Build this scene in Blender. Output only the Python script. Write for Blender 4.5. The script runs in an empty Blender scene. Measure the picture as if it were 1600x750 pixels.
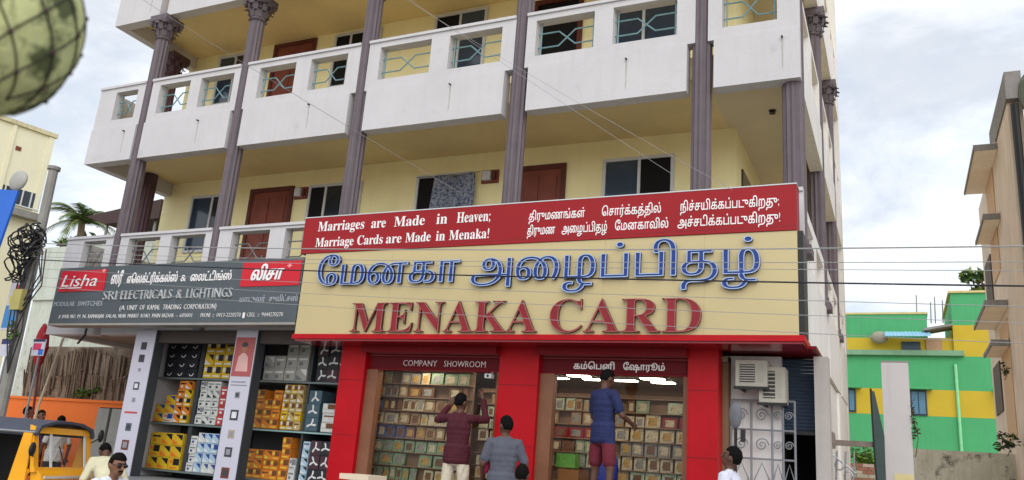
import bpy, bmesh, math, random
import numpy as np
from mathutils import Vector, Matrix, noise
from mathutils.geometry import delaunay_2d_cdt

random.seed(7)
S = bpy.context.scene
COL = S.collection
R = math.radians

# ------------------------------------------------------------------ camera
cd = bpy.data.cameras.new('camera'); cam = bpy.data.objects.new('camera', cd); COL.objects.link(cam)
cd.sensor_width = 36.0; cd.sensor_fit = 'HORIZONTAL'; cd.lens = 28.81
cd.clip_start = 0.05; cd.clip_end = 3000
RIGHT = Vector((0.90721477, 0.41423926, 0.07326114))
UP = Vector((0.04578094, -0.2703427, 0.96167506))
BACK = Vector((0.41816918, -0.86909186, -0.26422316))
M = Matrix((RIGHT, UP, BACK)).transposed().to_4x4()
M.translation = (0, 0, 1.65)
cam.matrix_world = M
S.camera = cam
cd.dof.use_dof = True; cd.dof.focus_distance = 14.0; cd.dof.aperture_fstop = 4.0

# ------------------------------------------------------------------ light and exposure
SUN_EL, SUN_AZ = 33.0, 152.0        # azimuth clockwise from +Y: the sun stands behind the camera, to its right
w = bpy.data.worlds.new('World'); S.world = w; w.use_nodes = True
nt = w.node_tree; N = nt.nodes; L = nt.links
for n in list(N): N.remove(n)
out = N.new('ShaderNodeOutputWorld'); bg = N.new('ShaderNodeBackground'); bg.inputs['Strength'].default_value = 0.102
sky = N.new('ShaderNodeTexSky'); sky.sky_type = 'NISHITA'; sky.sun_disc = False
sky.sun_elevation = R(SUN_EL); sky.sun_rotation = R(SUN_AZ); sky.air_density = 1.0; sky.dust_density = 2.0
tc = N.new('ShaderNodeTexCoord'); sep = N.new('ShaderNodeSeparateXYZ'); L.new(tc.outputs['Generated'], sep.inputs[0])
def mth(op, a, b=None, clamp=False):
    n = N.new('ShaderNodeMath'); n.operation = op; n.use_clamp = clamp
    for i, v in enumerate((a, b)):
        if v is None: continue
        if isinstance(v, (int, float)): n.inputs[i].default_value = v
        else: L.new(v, n.inputs[i])
    return n.outputs[0]
den = mth('ADD', mth('MAXIMUM', sep.outputs['Z'], 0.0), 0.22)
cmb = N.new('ShaderNodeCombineXYZ')
L.new(mth('DIVIDE', sep.outputs['X'], den), cmb.inputs[0]); L.new(mth('DIVIDE', sep.outputs['Y'], den), cmb.inputs[1])
def cloud_noise(scale, detail, rough, off):
    mp = N.new('ShaderNodeMapping'); mp.inputs['Location'].default_value = off
    L.new(cmb.outputs[0], mp.inputs['Vector'])
    n = N.new('ShaderNodeTexNoise'); n.inputs['Scale'].default_value = scale; n.inputs['Detail'].default_value = detail
    n.inputs['Roughness'].default_value = rough; n.inputs['Distortion'].default_value = 0.3
    L.new(mp.outputs[0], n.inputs['Vector']); return n.outputs['Fac']
n1 = cloud_noise(1.5, 9, 0.6, (3.1, 1.7, 0)); n2 = cloud_noise(3.4, 8, 0.6, (8.0, 2.2, 0))
rmp = N.new('ShaderNodeValToRGB'); L.new(n1, rmp.inputs[0])            # cover of the cloud
rmp.color_ramp.elements[0].position = 0.40; rmp.color_ramp.elements[0].color = (0.62, 0.62, 0.62, 1)
rmp.color_ramp.elements[1].position = 0.54; rmp.color_ramp.elements[1].color = (1, 1, 1, 1)
crm = N.new('ShaderNodeValToRGB'); L.new(n2, crm.inputs[0])            # grey bellies and white tops
crm.color_ramp.elements[0].position = 0.34; crm.color_ramp.elements[0].color = (7.6, 8.3, 9.2, 1)
crm.color_ramp.elements[1].position = 0.62; crm.color_ramp.elements[1].color = (9.4, 9.6, 9.8, 1)
mx = N.new('ShaderNodeMix'); mx.data_type = 'RGBA'
L.new(rmp.outputs['Color'], mx.inputs['Factor']); L.new(sky.outputs[0], mx.inputs['A']); L.new(crm.outputs['Color'], mx.inputs['B'])
L.new(mx.outputs['Result'], bg.inputs['Color']); L.new(bg.outputs[0], out.inputs['Surface'])
sd = bpy.data.lights.new('sun', 'SUN'); sd.energy = 1.45; sd.angle = R(70); sd.color = (1.0, 0.985, 0.96)
sun = bpy.data.objects.new('sun', sd); COL.objects.link(sun)
sv = Vector((math.sin(R(SUN_AZ)) * math.cos(R(SUN_EL)), math.cos(R(SUN_AZ)) * math.cos(R(SUN_EL)), math.sin(R(SUN_EL))))
sun.rotation_euler = sv.to_track_quat('Z', 'Y').to_euler(); sun.location = (6, -10, 25)
S.view_settings.view_transform = 'Standard'; S.view_settings.look = 'None'
S.view_settings.exposure = 0.28; S.view_settings.gamma = 1.0
S.render.engine = 'CYCLES'
S.cycles.max_bounces = 6; S.cycles.transparent_max_bounces = 8

# ------------------------------------------------------------------ materials
def lin(c): return tuple(((v / 255.0) / 12.92 if v / 255.0 <= 0.04045 else ((v / 255.0 + 0.055) / 1.055) ** 2.4) for v in c)
MATS = {}
def mat(name, rgb, rough=0.7, var=0.12, scale=3.0, bump=0.0, bscale=40.0, metal=0.0, streak=0.0, streak_rgb=(70, 66, 60), spec=0.4, emit=0.0, coat=0.0, blot=None):
    """rgb: sRGB 0-255 surface colour; var: brightness variation by noise; streak: amount of vertical dirt runs; blot: (rgb, lo, hi, scale) patches"""
    if name in MATS: return MATS[name]
    m = bpy.data.materials.new(name); m.use_nodes = True; t = m.node_tree; nn = t.nodes; ll = t.links
    b = nn['Principled BSDF']; b.inputs['Roughness'].default_value = rough; b.inputs['Metallic'].default_value = metal
    b.inputs['Specular IOR Level'].default_value = spec; b.inputs['Coat Weight'].default_value = coat
    c = lin(rgb); co = nn.new('ShaderNodeTexCoord')
    no = nn.new('ShaderNodeTexNoise'); no.inputs['Scale'].default_value = scale; no.inputs['Detail'].default_value = 6
    no.inputs['Roughness'].default_value = 0.65
    ll.new(co.outputs['Object'], no.inputs['Vector'])
    r = nn.new('ShaderNodeValToRGB'); r.color_ramp.elements[0].position = 0.3; r.color_ramp.elements[1].position = 0.7
    r.color_ramp.elements[0].color = tuple(v * (1 - var) for v in c) + (1,)
    r.color_ramp.elements[1].color = tuple(min(1, v * (1 + var)) for v in c) + (1,)
    ll.new(no.outputs['Fac'], r.inputs[0]); last = r.outputs[0]
    def over(fac, rgb2):
        nonlocal last
        x = nn.new('ShaderNodeMix'); x.data_type = 'RGBA'; x.inputs['B'].default_value = lin(rgb2) + (1,)
        ll.new(fac, x.inputs['Factor']); ll.new(last, x.inputs['A']); last = x.outputs['Result']
    def ramp2(src, lo, hi, top):
        q = nn.new('ShaderNodeMapRange'); q.inputs['From Min'].default_value = lo; q.inputs['From Max'].default_value = hi
        q.inputs['To Max'].default_value = top; ll.new(src, q.inputs['Value']); return q.outputs[0]
    if streak:
        mp = nn.new('ShaderNodeMapping'); mp.inputs['Scale'].default_value = (5, 5, 0.35); ll.new(co.outputs['Object'], mp.inputs['Vector'])
        s = nn.new('ShaderNodeTexNoise'); s.inputs['Scale'].default_value = 1.6; s.inputs['Detail'].default_value = 7; s.inputs['Roughness'].default_value = 0.7
        ll.new(mp.outputs[0], s.inputs['Vector']); over(ramp2(s.outputs['Fac'], 0.48, 0.78, streak), streak_rgb)
    if blot:
        s = nn.new('ShaderNodeTexNoise'); s.inputs['Scale'].default_value = blot[3]; s.inputs['Detail'].default_value = 8; s.inputs['Roughness'].default_value = 0.7
        ll.new(co.outputs['Object'], s.inputs['Vector']); over(ramp2(s.outputs['Fac'], blot[1], blot[2], 0.9), blot[0])
    ll.new(last, b.inputs['Base Color'])
    if emit:
        ll.new(last, b.inputs['Emission Color']); b.inputs['Emission Strength'].default_value = emit
    if bump:
        n3 = nn.new('ShaderNodeTexNoise'); n3.inputs['Scale'].default_value = bscale; n3.inputs['Detail'].default_value = 4
        ll.new(co.outputs['Object'], n3.inputs['Vector'])
        bp = nn.new('ShaderNodeBump'); bp.inputs['Strength'].default_value = bump; bp.inputs['Distance'].default_value = 0.02
        ll.new(n3.outputs['Fac'], bp.inputs['Height']); ll.new(bp.outputs[0], b.inputs['Normal'])
    MATS[name] = m; return m

def glass_mat(name, tint=(0.75, 0.8, 0.78), ior=1.28):
    if name in MATS: return MATS[name]
    m = bpy.data.materials.new(name); m.use_nodes = True; t = m.node_tree; nn = t.nodes; ll = t.links
    for n in list(nn): nn.remove(n)
    o = nn.new('ShaderNodeOutputMaterial'); tr = nn.new('ShaderNodeBsdfTransparent'); tr.inputs[0].default_value = tint + (1,)
    gl = nn.new('ShaderNodeBsdfGlossy'); gl.inputs['Roughness'].default_value = 0.02; gl.inputs['Color'].default_value = (0.9, 0.9, 0.9, 1)
    fr = nn.new('ShaderNodeFresnel'); fr.inputs['IOR'].default_value = ior
    mx = nn.new('ShaderNodeMixShader'); ll.new(fr.outputs[0], mx.inputs[0]); ll.new(tr.outputs[0], mx.inputs[1]); ll.new(gl.outputs[0], mx.inputs[2])
    ll.new(mx.outputs[0], o.inputs[0]); MATS[name] = m; return m

WHITE = mat('white_wall_paint', (200, 198, 200), 0.75, 0.05, 1.2, 0.15, 30, streak=0.16, streak_rgb=(156, 150, 144), blot=((182, 180, 182), 0.58, 0.72, 2.2))
WHITE2 = mat('side_wall_paint', (232, 228, 224), 0.75, 0.05, 1.2, 0.12, 30, streak=0.3, streak_rgb=(140, 136, 132), blot=((40, 40, 42), 0.70, 0.74, 5.0))
YELLOW = mat('yellow_wall_paint', (252, 240, 186), 0.7, 0.05, 1.5, 0.1, 30, streak=0.12, streak_rgb=(190, 165, 100))
CEIL = mat('beige_ceiling_paint', (228, 206, 154), 0.8, 0.06, 1.5)
CEIL2 = mat('cream_ceiling_paint', (214, 200, 168), 0.8, 0.05, 1.5)
PURPLE = mat('purple_grey_column', (98, 88, 94), 0.6, 0.12, 4, 0.15, 50, streak=0.25, streak_rgb=(150, 132, 130))
DPURPLE = mat('dark_maroon_column', (84, 60, 68), 0.6, 0.12, 4, 0.15, 50)
TEAL = mat('teal_railing_paint', (112, 148, 154), 0.5, 0.15, 8)
GREYRAIL = mat('grey_railing_paint', (105, 110, 112), 0.5, 0.15, 8)
WOOD = mat('brown_door_wood', (128, 66, 52), 0.55, 0.18, 3, streak=0.5, streak_rgb=(96, 46, 38))
DWOOD = mat('dark_door_frame', (92, 44, 36), 0.5, 0.15, 4)
ALU = mat('white_window_frame', (205, 208, 210), 0.45, 0.06, 4)
DGLASS = mat('dark_window_glass', (34, 42, 52), 0.08, 0.25, 0.8, spec=0.7)
BGLASS = mat('bluish_window_glass', (52, 66, 84), 0.08, 0.2, 0.8, spec=0.7)
DARK = mat('painted_room_dark', (16, 15, 16), 0.9, 0.2, 2)  # near-black colour stands in for the shade of unlit interiors
TAN = mat('tan_sign_panel', (196, 179, 132), 0.35, 0.04, 0.9, spec=0.5, streak=0.10, streak_rgb=(196, 174, 118))
REDSIGN = mat('red_sign_panel', (152, 32, 38), 0.5, 0.07, 1.0, spec=0.2, streak=0.15, streak_rgb=(136, 46, 50))
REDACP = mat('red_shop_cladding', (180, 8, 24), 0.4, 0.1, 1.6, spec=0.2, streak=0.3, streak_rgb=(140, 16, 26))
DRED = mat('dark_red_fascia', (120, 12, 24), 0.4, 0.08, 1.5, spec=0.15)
BLUE = mat('blue_letter', (20, 52, 130), 0.3, 0.1, 4)
PALEBLUE = mat('pale_blue_letter_rim', (160, 184, 222), 0.35, 0.05, 4)
MAROON = mat('maroon_letter', (136, 22, 32), 0.3, 0.12, 4)
ROSE = mat('rose_letter_rim', (164, 88, 86), 0.35, 0.08, 4)
INK = mat('dark_letter_side', (58, 40, 44), 0.5, 0.1, 4)
NAVY = mat('navy_letter_side', (24, 36, 92), 0.5, 0.1, 4)
WTEXT = mat('white_lettering', (240, 236, 236), 0.4, 0.03, 4)
GTEXT = mat('grey_lettering', (168, 176, 184), 0.4, 0.05, 4)
SLATE = mat('slate_grey_sign', (78, 87, 92), 0.45, 0.08, 1.5, streak=0.12, streak_rgb=(100, 108, 112))
LOGORED = mat('logo_red', (200, 16, 36), 0.35, 0.06, 2)
BLACK = mat('black_metal', (26, 26, 28), 0.45, 0.2, 5)
CHROME = mat('grey_metal', (150, 152, 154), 0.35, 0.1, 5, metal=0.7)
CONCRETE = mat('grey_concrete', (140, 138, 132), 0.85, 0.15, 3, 0.3, 30, streak=0.4, streak_rgb=(86, 84, 78))
ASPHALT = mat('asphalt', (128, 124, 118), 0.9, 0.15, 2, 0.4, 60)
EARTH = mat('dusty_earth', (168, 152, 130), 0.95, 0.2, 0.6, 0.3, 20)
STEP = mat('grey_step_stone', (130, 132, 134), 0.6, 0.12, 2)
WIREM = mat('cable_rubber', (150, 150, 150), 0.6, 0.1, 5)
WIRED = mat('dark_cable_rubber', (30, 32, 40), 0.6, 0.1, 5)
GLASS = glass_mat('shop_glass', (0.78, 0.8, 0.78))
PAPER = mat('white_poster_paper', (198, 196, 210), 0.4, 0.04, 2)
SHELFM = mat('dark_shelf_board', (58, 62, 66), 0.5, 0.1, 3)
WOODF = mat('brown_shop_frame', (128, 84, 60), 0.5, 0.15, 3)

# ------------------------------------------------------------------ mesh helpers
class MB:
    def __init__(s): s.v = []; s.f = []; s.m = []
    def add(s, vs, fs, m=0):
        o = len(s.v); s.v += [tuple(v) for v in vs]; s.f += [tuple(i + o for i in f) for f in fs]; s.m += [m] * len(fs); return s
    def box(s, x0, x1, y0, y1, z0, z1, m=0):
        return s.add([(x0, y0, z0), (x1, y0, z0), (x1, y1, z0), (x0, y1, z0), (x0, y0, z1), (x1, y0, z1), (x1, y1, z1), (x0, y1, z1)],
                     [(0, 3, 2, 1), (4, 5, 6, 7), (0, 1, 5, 4), (1, 2, 6, 5), (2, 3, 7, 6), (3, 0, 4, 7)], m)
    def obox(s, mtx, sx, sy, sz, m=0):
        vs = [mtx @ Vector((x * sx / 2, y * sy / 2, z * sz / 2)) for z in (-1, 1) for x, y in ((-1, -1), (1, -1), (1, 1), (-1, 1))]
        return s.add(vs, [(0, 3, 2, 1), (4, 5, 6, 7), (0, 1, 5, 4), (1, 2, 6, 5), (2, 3, 7, 6), (3, 0, 4, 7)], m)
    def tube(s, pts, r, seg=6, m=0, closed=False):
        pts = [Vector(p) for p in pts]; n = len(pts); rs = r if isinstance(r, (list, tuple)) else [r] * n
        rings = []; up = None
        for i, p in enumerate(pts):
            if closed: d = pts[(i + 1) % n] - pts[i - 1]
            else: d = pts[min(i + 1, n - 1)] - pts[max(i - 1, 0)]
            d.normalize()
            if up is None: up = Vector((0, 0, 1)) if abs(d.z) < 0.9 else Vector((0, 1, 0))
            a = d.cross(up)
            if a.length < 1e-4: a = d.cross(Vector((1, 0.3, 0)))
            a.normalize(); b = d.cross(a).normalized(); up = -b if b.dot(up) < 0 else b
            up = a.cross(d).normalized()
            rings.append([p + (a * math.cos(2 * math.pi * k / seg) + up * math.sin(2 * math.pi * k / seg)) * rs[i] for k in range(seg)])
        vs = [v for q in rings for v in q]; fs = []
        for i in range(n if closed else n - 1):
            j = (i + 1) % n
            for k in range(seg):
                fs.append((i * seg + k, i * seg + (k + 1) % seg, j * seg + (k + 1) % seg, j * seg + k))
        if not closed: fs += [tuple(range(seg))[::-1], tuple((n - 1) * seg + k for k in range(seg))]
        return s.add(vs, fs, m)
    def lathe(s, prof, c=(0, 0, 0), seg=16, m=0, flute=None):
        vs = []; n = len(prof)
        for r, z in prof:
            for k in range(seg):
                a = 2 * math.pi * k / seg; q = r * (flute if (flute and k % 2) else 1)
                vs.append((c[0] + q * math.cos(a), c[1] + q * math.sin(a), c[2] + z))
        fs = [(i * seg + k, i * seg + (k + 1) % seg, (i + 1) * seg + (k + 1) % seg, (i + 1) * seg + k) for i in range(n - 1) for k in range(seg)]
        fs += [tuple(range(seg))[::-1], tuple((n - 1) * seg + k for k in range(seg))]
        return s.add(vs, fs, m)
    def ell(s, c, r, nu=14, nv=9, m=0, mtx=None):
        vs = []; fs = []
        for j in range(nv + 1):
            t = math.pi * j / nv
            for i in range(nu):
                a = 2 * math.pi * i / nu
                p = Vector((r[0] * math.sin(t) * math.cos(a), r[1] * math.sin(t) * math.sin(a), r[2] * math.cos(t)))
                if mtx: p = mtx @ p
                vs.append(p + Vector(c))
        for j in range(nv):
            for i in range(nu):
                fs.append((j * nu + i, (j + 1) * nu + i, (j + 1) * nu + (i + 1) % nu, j * nu + (i + 1) % nu))
        return s.add(vs, fs, m)
    def prism(s, poly, y0, y1, m=0, axis='y'):
        """poly in (x,z) extruded along y; axis 'x': poly in (y,z) extruded along x; axis 'z': (x,y) along z"""
        n = len(poly)
        def P(a, b, t): return (a, t, b) if axis == 'y' else ((t, a, b) if axis == 'x' else (a, b, t))
        vs = [P(a, b, y0) for a, b in poly] + [P(a, b, y1) for a, b in poly]
        fs = [tuple(range(n)), tuple(range(2 * n - 1, n - 1, -1))] + [(i, i + n, (i + 1) % n + n, (i + 1) % n) for i in range(n)]
        return s.add(vs, fs, m)

def wloc(o):
    v = Vector((0, 0, 0))
    while o is not None: v += o.location; o = o.parent
    return v
def obj(name, mb, mats, parent=None, smooth=False, fix=True):
    """one mesh object; mb is in world coordinates (a parent's location is taken off)"""
    me = bpy.data.meshes.new(name); off = wloc(parent) if parent else Vector((0, 0, 0))
    me.from_pydata([tuple(Vector(v) - off) for v in mb.v], [], mb.f)
    for m in (mats if isinstance(mats, (list, tuple)) else [mats]): me.materials.append(m)
    me.polygons.foreach_set('material_index', mb.m)
    if smooth: me.polygons.foreach_set('use_smooth', [True] * len(me.polygons))
    if fix:
        b = bmesh.new(); b.from_mesh(me); bmesh.ops.recalc_face_normals(b, faces=b.faces); b.to_mesh(me); b.free()
    me.update()
    o = bpy.data.objects.new(name, me); COL.objects.link(o)
    if parent: o.parent = parent
    return o
def tag(o, label=None, cat=None, group=None, kind=None):
    if label: o['label'] = label
    if cat: o['category'] = cat
    if group: o['group'] = group
    if kind: o['kind'] = kind
    return o
def thing(name, label, cat, loc=(0, 0, 0), group=None):
    o = bpy.data.objects.new(name, None); o.empty_display_size = 0.2; COL.objects.link(o); o.location = loc
    return tag(o, label, cat, group)
def solo(name, mb, mats, label, cat, group=None, smooth=False, kind=None):
    """a thing that is one mesh: origin at its base"""
    vs = np.array(mb.v); c = Vector(((vs[:, 0].min() + vs[:, 0].max()) / 2, (vs[:, 1].min() + vs[:, 1].max()) / 2, vs[:, 2].min()))
    mb.v = [tuple(Vector(v) - c) for v in mb.v]
    o = obj(name, mb, mats, None, smooth); o.location = c
    return tag(o, label, cat, group, kind)
def struct(name, mb, mats): return tag(obj(name, mb, mats), kind='structure')

# ------------------------------------------------------------------ lettering: glyph outlines, non-zero fill, real thickness
def visual(s):
    """Tamil in the order its signs are written"""
    res = []
    for ch in s:
        if ch in '\u0bc6\u0bc7\u0bc8': res.insert(len(res) - 1, ch)
        elif ch == '\u0bca': res.insert(len(res) - 1, '\u0bc6'); res.append('\u0bbe')
        elif ch == '\u0bcb': res.insert(len(res) - 1, '\u0bc7'); res.append('\u0bbe')
        else: res.append(ch)
    return ''.join(res)
BOLD = {}
for i in range(26):
    BOLD[chr(65 + i)] = chr(0x1D400 + i); BOLD[chr(97 + i)] = chr(0x1D41A + i)
def serif(s): return ''.join(BOLD.get(c, c) for c in s)
def glyph_loops(body, res, off):
    c = bpy.data.curves.new('lettering_source', 'FONT'); c.body = body
    o = bpy.data.objects.new('lettering_source', c); COL.objects.link(o)
    dg = bpy.context.evaluated_depsgraph_get(); cu = o.evaluated_get(dg).to_curve(dg); loops = []
    for sp in cu.splines:
        P = sp.bezier_points; n = len(P); pts = []
        for i in range(n):
            a, b = P[i], P[(i + 1) % n]
            p0, p1, p2, p3 = a.co.xy, a.handle_right.xy, b.handle_left.xy, b.co.xy
            straight = (p1 - p0).length < 1e-5 and (p2 - p3).length < 1e-5 or (a.handle_right_type == 'VECTOR' and b.handle_left_type == 'VECTOR')
            k = 1 if straight else res
            for j in range(k):
                t = j / k; u = 1 - t
                pts.append(p0 * u ** 3 + p1 * 3 * u * u * t + p2 * 3 * u * t * t + p3 * t ** 3)
        q = [p for i, p in enumerate(pts) if (p - pts[i - 1]).length > 1e-4]
        if len(q) < 3: continue
        if off[0] or off[1]:
            r = []
            for i, p in enumerate(q):
                d = q[(i + 1) % len(q)] - q[i - 1]
                if d.length < 1e-9: r.append(p); continue
                d.normalize(); r.append(Vector((p.x - d.y * off[0], p.y + d.x * off[1])))
            q = r
        loops.append(q)
    bpy.data.objects.remove(o); bpy.data.curves.remove(c)
    return loops
def fill(loops):
    vs = []; es = []
    for q in loops:
        o = len(vs); vs += q; es += [(o + i, o + (i + 1) % len(q)) for i in range(len(q))]
    V, E, F, *_ = delaunay_2d_cdt(vs, es, [], 0, 1e-6)
    V = np.array([tuple(v) for v in V]); F = np.array([f for f in F if len(f) == 3])
    C = V[F].mean(1); wn = np.zeros(len(C))
    for q in loops:
        A = np.array([tuple(p) for p in q]); B = np.roll(A, -1, 0)
        ay, by = A[:, 1][None], B[:, 1][None]; cy = C[:, 1][:, None]; cx = C[:, 0][:, None]
        cr = (B[:, 0] - A[:, 0])[None] * (cy - ay) - (cx - A[:, 0][None]) * (by - ay)
        wn += ((ay <= cy) & (by > cy) & (cr > 0)).sum(1) - ((ay > cy) & (by <= cy) & (cr < 0)).sum(1)
    return V, F[wn != 0]
def text_mb(body, x0, x1, z0, zc, y, depth, cap='x', res=3, off=(0, 0), slant=0.0, rim=0.0, rimd=0.0, mb=None, fit=True):
    """letters on the plane y (facing -Y), from x0 to x1, baseline z0, capital height up to zc; material 0 face, 1 sides, 2 rim"""
    mb = mb or MB(); loops = glyph_loops(body, res, off)
    if not loops: return mb
    al = np.array([tuple(p) for q in loops for p in q]); capz = {'x': 0.729, 't': 0.55, 's': 0.68}[cap] if isinstance(cap, str) else cap
    sz = (zc - z0) / capz; xa, xb = al[:, 0].min(), al[:, 0].max()
    sx = (x1 - x0) / (xb - xa) if fit else sz
    V, F = fill(loops)
    X = x0 + (V[:, 0] - xa) * sx + V[:, 1] * sz * slant; Z = z0 + V[:, 1] * sz
    n = len(V); vs = [(a, y - depth, b) for a, b in zip(X, Z)] + [(a, y, b) for a, b in zip(X, Z)]
    cnt = {}
    for f in F:
        for k in range(3):
            e = (int(f[k]), int(f[(k + 1) % 3])); cnt[e] = cnt.get(e, 0) + 1
    bd = [e for e in cnt if (e[1], e[0]) not in cnt]
    mb.add(vs, [tuple(int(i) for i in f) for f in F], 0)
    o = len(mb.v) - 2 * n
    mb.f += [(a + o, b + o, b + n + o, a + n + o) for a, b in bd]; mb.m += [1] * len(bd)
    if rim:
        nxt = {a: b for a, b in bd}; prv = {b: a for a, b in bd}; inn = {}
        for a in nxt:
            if a not in prv: continue
            p = Vector((X[a], Z[a])); d0 = p - Vector((X[prv[a]], Z[prv[a]])); d1 = Vector((X[nxt[a]], Z[nxt[a]])) - p
            if d0.length < 1e-6 or d1.length < 1e-6: d0 = d1 = d0 + d1
            d0.normalize(); d1.normalize(); n0 = Vector((-d0.y, d0.x)); n1 = Vector((-d1.y, d1.x)); mm = n0 + n1
            if mm.length < 0.3: mm = n0 * 1.0
            else: mm.normalize()
            inn[a] = p + mm * (rim / max(0.6, mm.dot(n0)))
        yy = y - depth - rimd; yb_ = y - depth
        for a, b in bd:
            if a not in inn or b not in inn: continue
            p, q, r_, t_ = (X[a], Z[a]), (X[b], Z[b]), inn[b], inn[a]
            mb.add([(p[0], yy, p[1]), (q[0], yy, q[1]), (r_[0], yy, r_[1]), (t_[0], yy, t_[1]), (p[0], yb_, p[1]), (q[0], yb_, q[1]), (r_[0], yb_, r_[1]), (t_[0], yb_, t_[1])],
                   [(0, 1, 2, 3), (0, 4, 5, 1), (3, 2, 6, 7)], 2)
    return mb
def lettering(name, mb, mats, parent): return obj(name, mb, mats, parent, fix=False)

# ------------------------------------------------------------------ ground and road
struct('ground', MB().box(-400, 400, -200, 600, -0.5, -0.02), EARTH)
struct('road', MB().box(-200, 200, -4.0, 8.2, -0.3, 0.0), ASPHALT)
struct('pavement', MB().box(-60, 6, 8.2, 10.2, -0.2, 0.13), STEP)
mk = MB()
for i in range(-20, 20): mk.box(i * 4.0, i * 4.0 + 2.0, 1.9, 2.02, 0.0, 0.004)
struct('road_marking', mk, WTEXT)

# ------------------------------------------------------------------ the corner building
BX0, BX1, YF, YW, YB = -14.85, -0.98, 10.5, 12.6, 19.6
bld = thing('corner_building', 'three storey white and yellow building with purple columns and long balconies', 'building', (-7.9, 10.5, 0))
COLX = [-13.46, -10.95, -8.2, -5.19, -2.32]
# walls
mb = MB()
mb.box(BX0, -2.2, YW, YW + 0.2, 4.3, 13.4)
obj('front_wall', mb, YELLOW, bld)
obj('inner_side_wall', MB().box(-2.4, -2.2, YW + 0.2, YB, 4.3, 13.4), YELLOW, bld)
obj('left_wall', MB().box(BX0, BX0 + 0.2, YW + 0.2, YB, 4.3, 13.4), YELLOW, bld)
obj('rear_wall', MB().box(BX0 + 0.2, BX1, YB - 0.35, YB, 0, 14.2), WHITE2, bld)
obj('ground_side_wall', MB().box(-1.25, BX1 - 0.01, 16.6, YB - 0.35, 0, 3.4).box(-1.25, -1.03, 12.5, 16.6, 0, 3.4), WHITE2, bld)
obj('ground_left_wall', MB().box(-12.4, -12.25, 10.5, YB - 0.4, 0, 3.5), WHITE, bld)
# floor slabs and ceilings
for z, cz in ((3.5, 4.3), (7.2, 7.55), (10.35, 10.7), (13.4, 13.7)):
    x0 = BX0 + 0.21
    obj('floor_slab', MB().box(x0, -2.3, YF + 0.24, YB - 0.36, z, cz), CEIL if z > 4 else mat('grey_brown_soffit', (150, 138, 124), 0.8, 0.1, 1.5), bld)
    obj('side_floor_slab', MB().box(-2.3, BX1 - 0.22, YF + 0.24, YB - 0.36, z, cz), CEIL2 if z > 4 else WHITE, bld)
OPEN = [(-14.36, -13.74), (-13.12, -12.3), (-12.02, -11.18), (-10.55, -9.70), (-9.36, -8.55), (-7.86, -6.84), (-6.49, -5.52), (-4.92, -3.95), (-3.65, -2.67), (-2.02, -1.27)]
BAYS = [(BX0, -13.56, BX0, -13.54), (-13.34, -11.09, -13.34, -11.03), (-10.78, -8.38, -10.85, -8.28), (-8.03, -5.41, -8.10, -5.28), (-5.0, -2.51, -5.08, -2.40), (-2.13, BX1, -2.22, BX1)]
def openings_in(a, b): return [o for o in OPEN if o[0] > a - 0.05 and o[1] < b + 0.05]
def railing(mb, x0, x1, z0, z1, y):
    w_, h = x1 - x0, z1 - z0
    for (za, zb) in ((0.70, 0.30), (0.30, 0.70)):
        mb.tube([(x0, y, z0 + za * h), (x0 + 0.36 * w_, y, z0 + za * h), (x0 + 0.64 * w_, y, z0 + zb * h), (x1, y, z0 + zb * h)], 0.013, 5)
    for x in (x0 + 0.05, x1 - 0.05): mb.tube([(x, y, z0), (x, y, z1)], 0.012, 5)
    return mb
def parapet(z0, zl, zo0, zo1, zt, railmat):
    for i, (xa, xb, ua, ub) in enumerate(BAYS):
        m_ = MB(); th = 0.22
        if zl > z0: m_.box(xa, xb, YF, YF + th, z0, zl)
        ops = openings_in(ua, ub); yf = YF + 0.025; y1 = YF + th + 0.0
        if zo0 > zl: m_.box(ua, ub, yf, y1, zl, zo0)
        m_.box(ua, ub, yf, y1, zo1, zt)
        x = ua
        for o in ops + [(ub, ub)]:
            m_.box(x, o[0], yf, y1, zo0, zo1); x = o[1]
        m_.box(ua, ub, yf - 0.03, y1 + 0.02, zt, zt + 0.05)
        p = obj('parapet', m_, WHITE, bld)
        if z0 > 6:
            xw = (xa + xb) / 2 + 0.35
            obj('weep_pipe', MB().tube([(xw, YF + 0.02, zl - 0.12), (xw, YF - 0.05, zl - 0.13)], 0.014, 7), BLACK, p)
            obj('drip_stain', MB().prism([(xw - 0.012, zl - 0.15), (xw + 0.012, zl - 0.15), (xw + 0.007, zl - 0.55), (xw - 0.004, zl - 0.6)], YF - 0.003, YF - 0.0005), mat('drip_stain', (176, 172, 166), 0.9, 0.15, 6), p)
        for o in ops:
            obj('railing', railing(MB(), o[0], o[1], zo0, zo1, YF + 0.14), railmat, p)
parapet(6.91, 7.66, 7.84, 8.46, 8.56, TEAL)
parapet(10.06, 10.81, 10.99, 11.61, 11.71, TEAL)
parapet(3.42, 4.2, 4.58, 5.26, 5.31, GREYRAIL)
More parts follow.
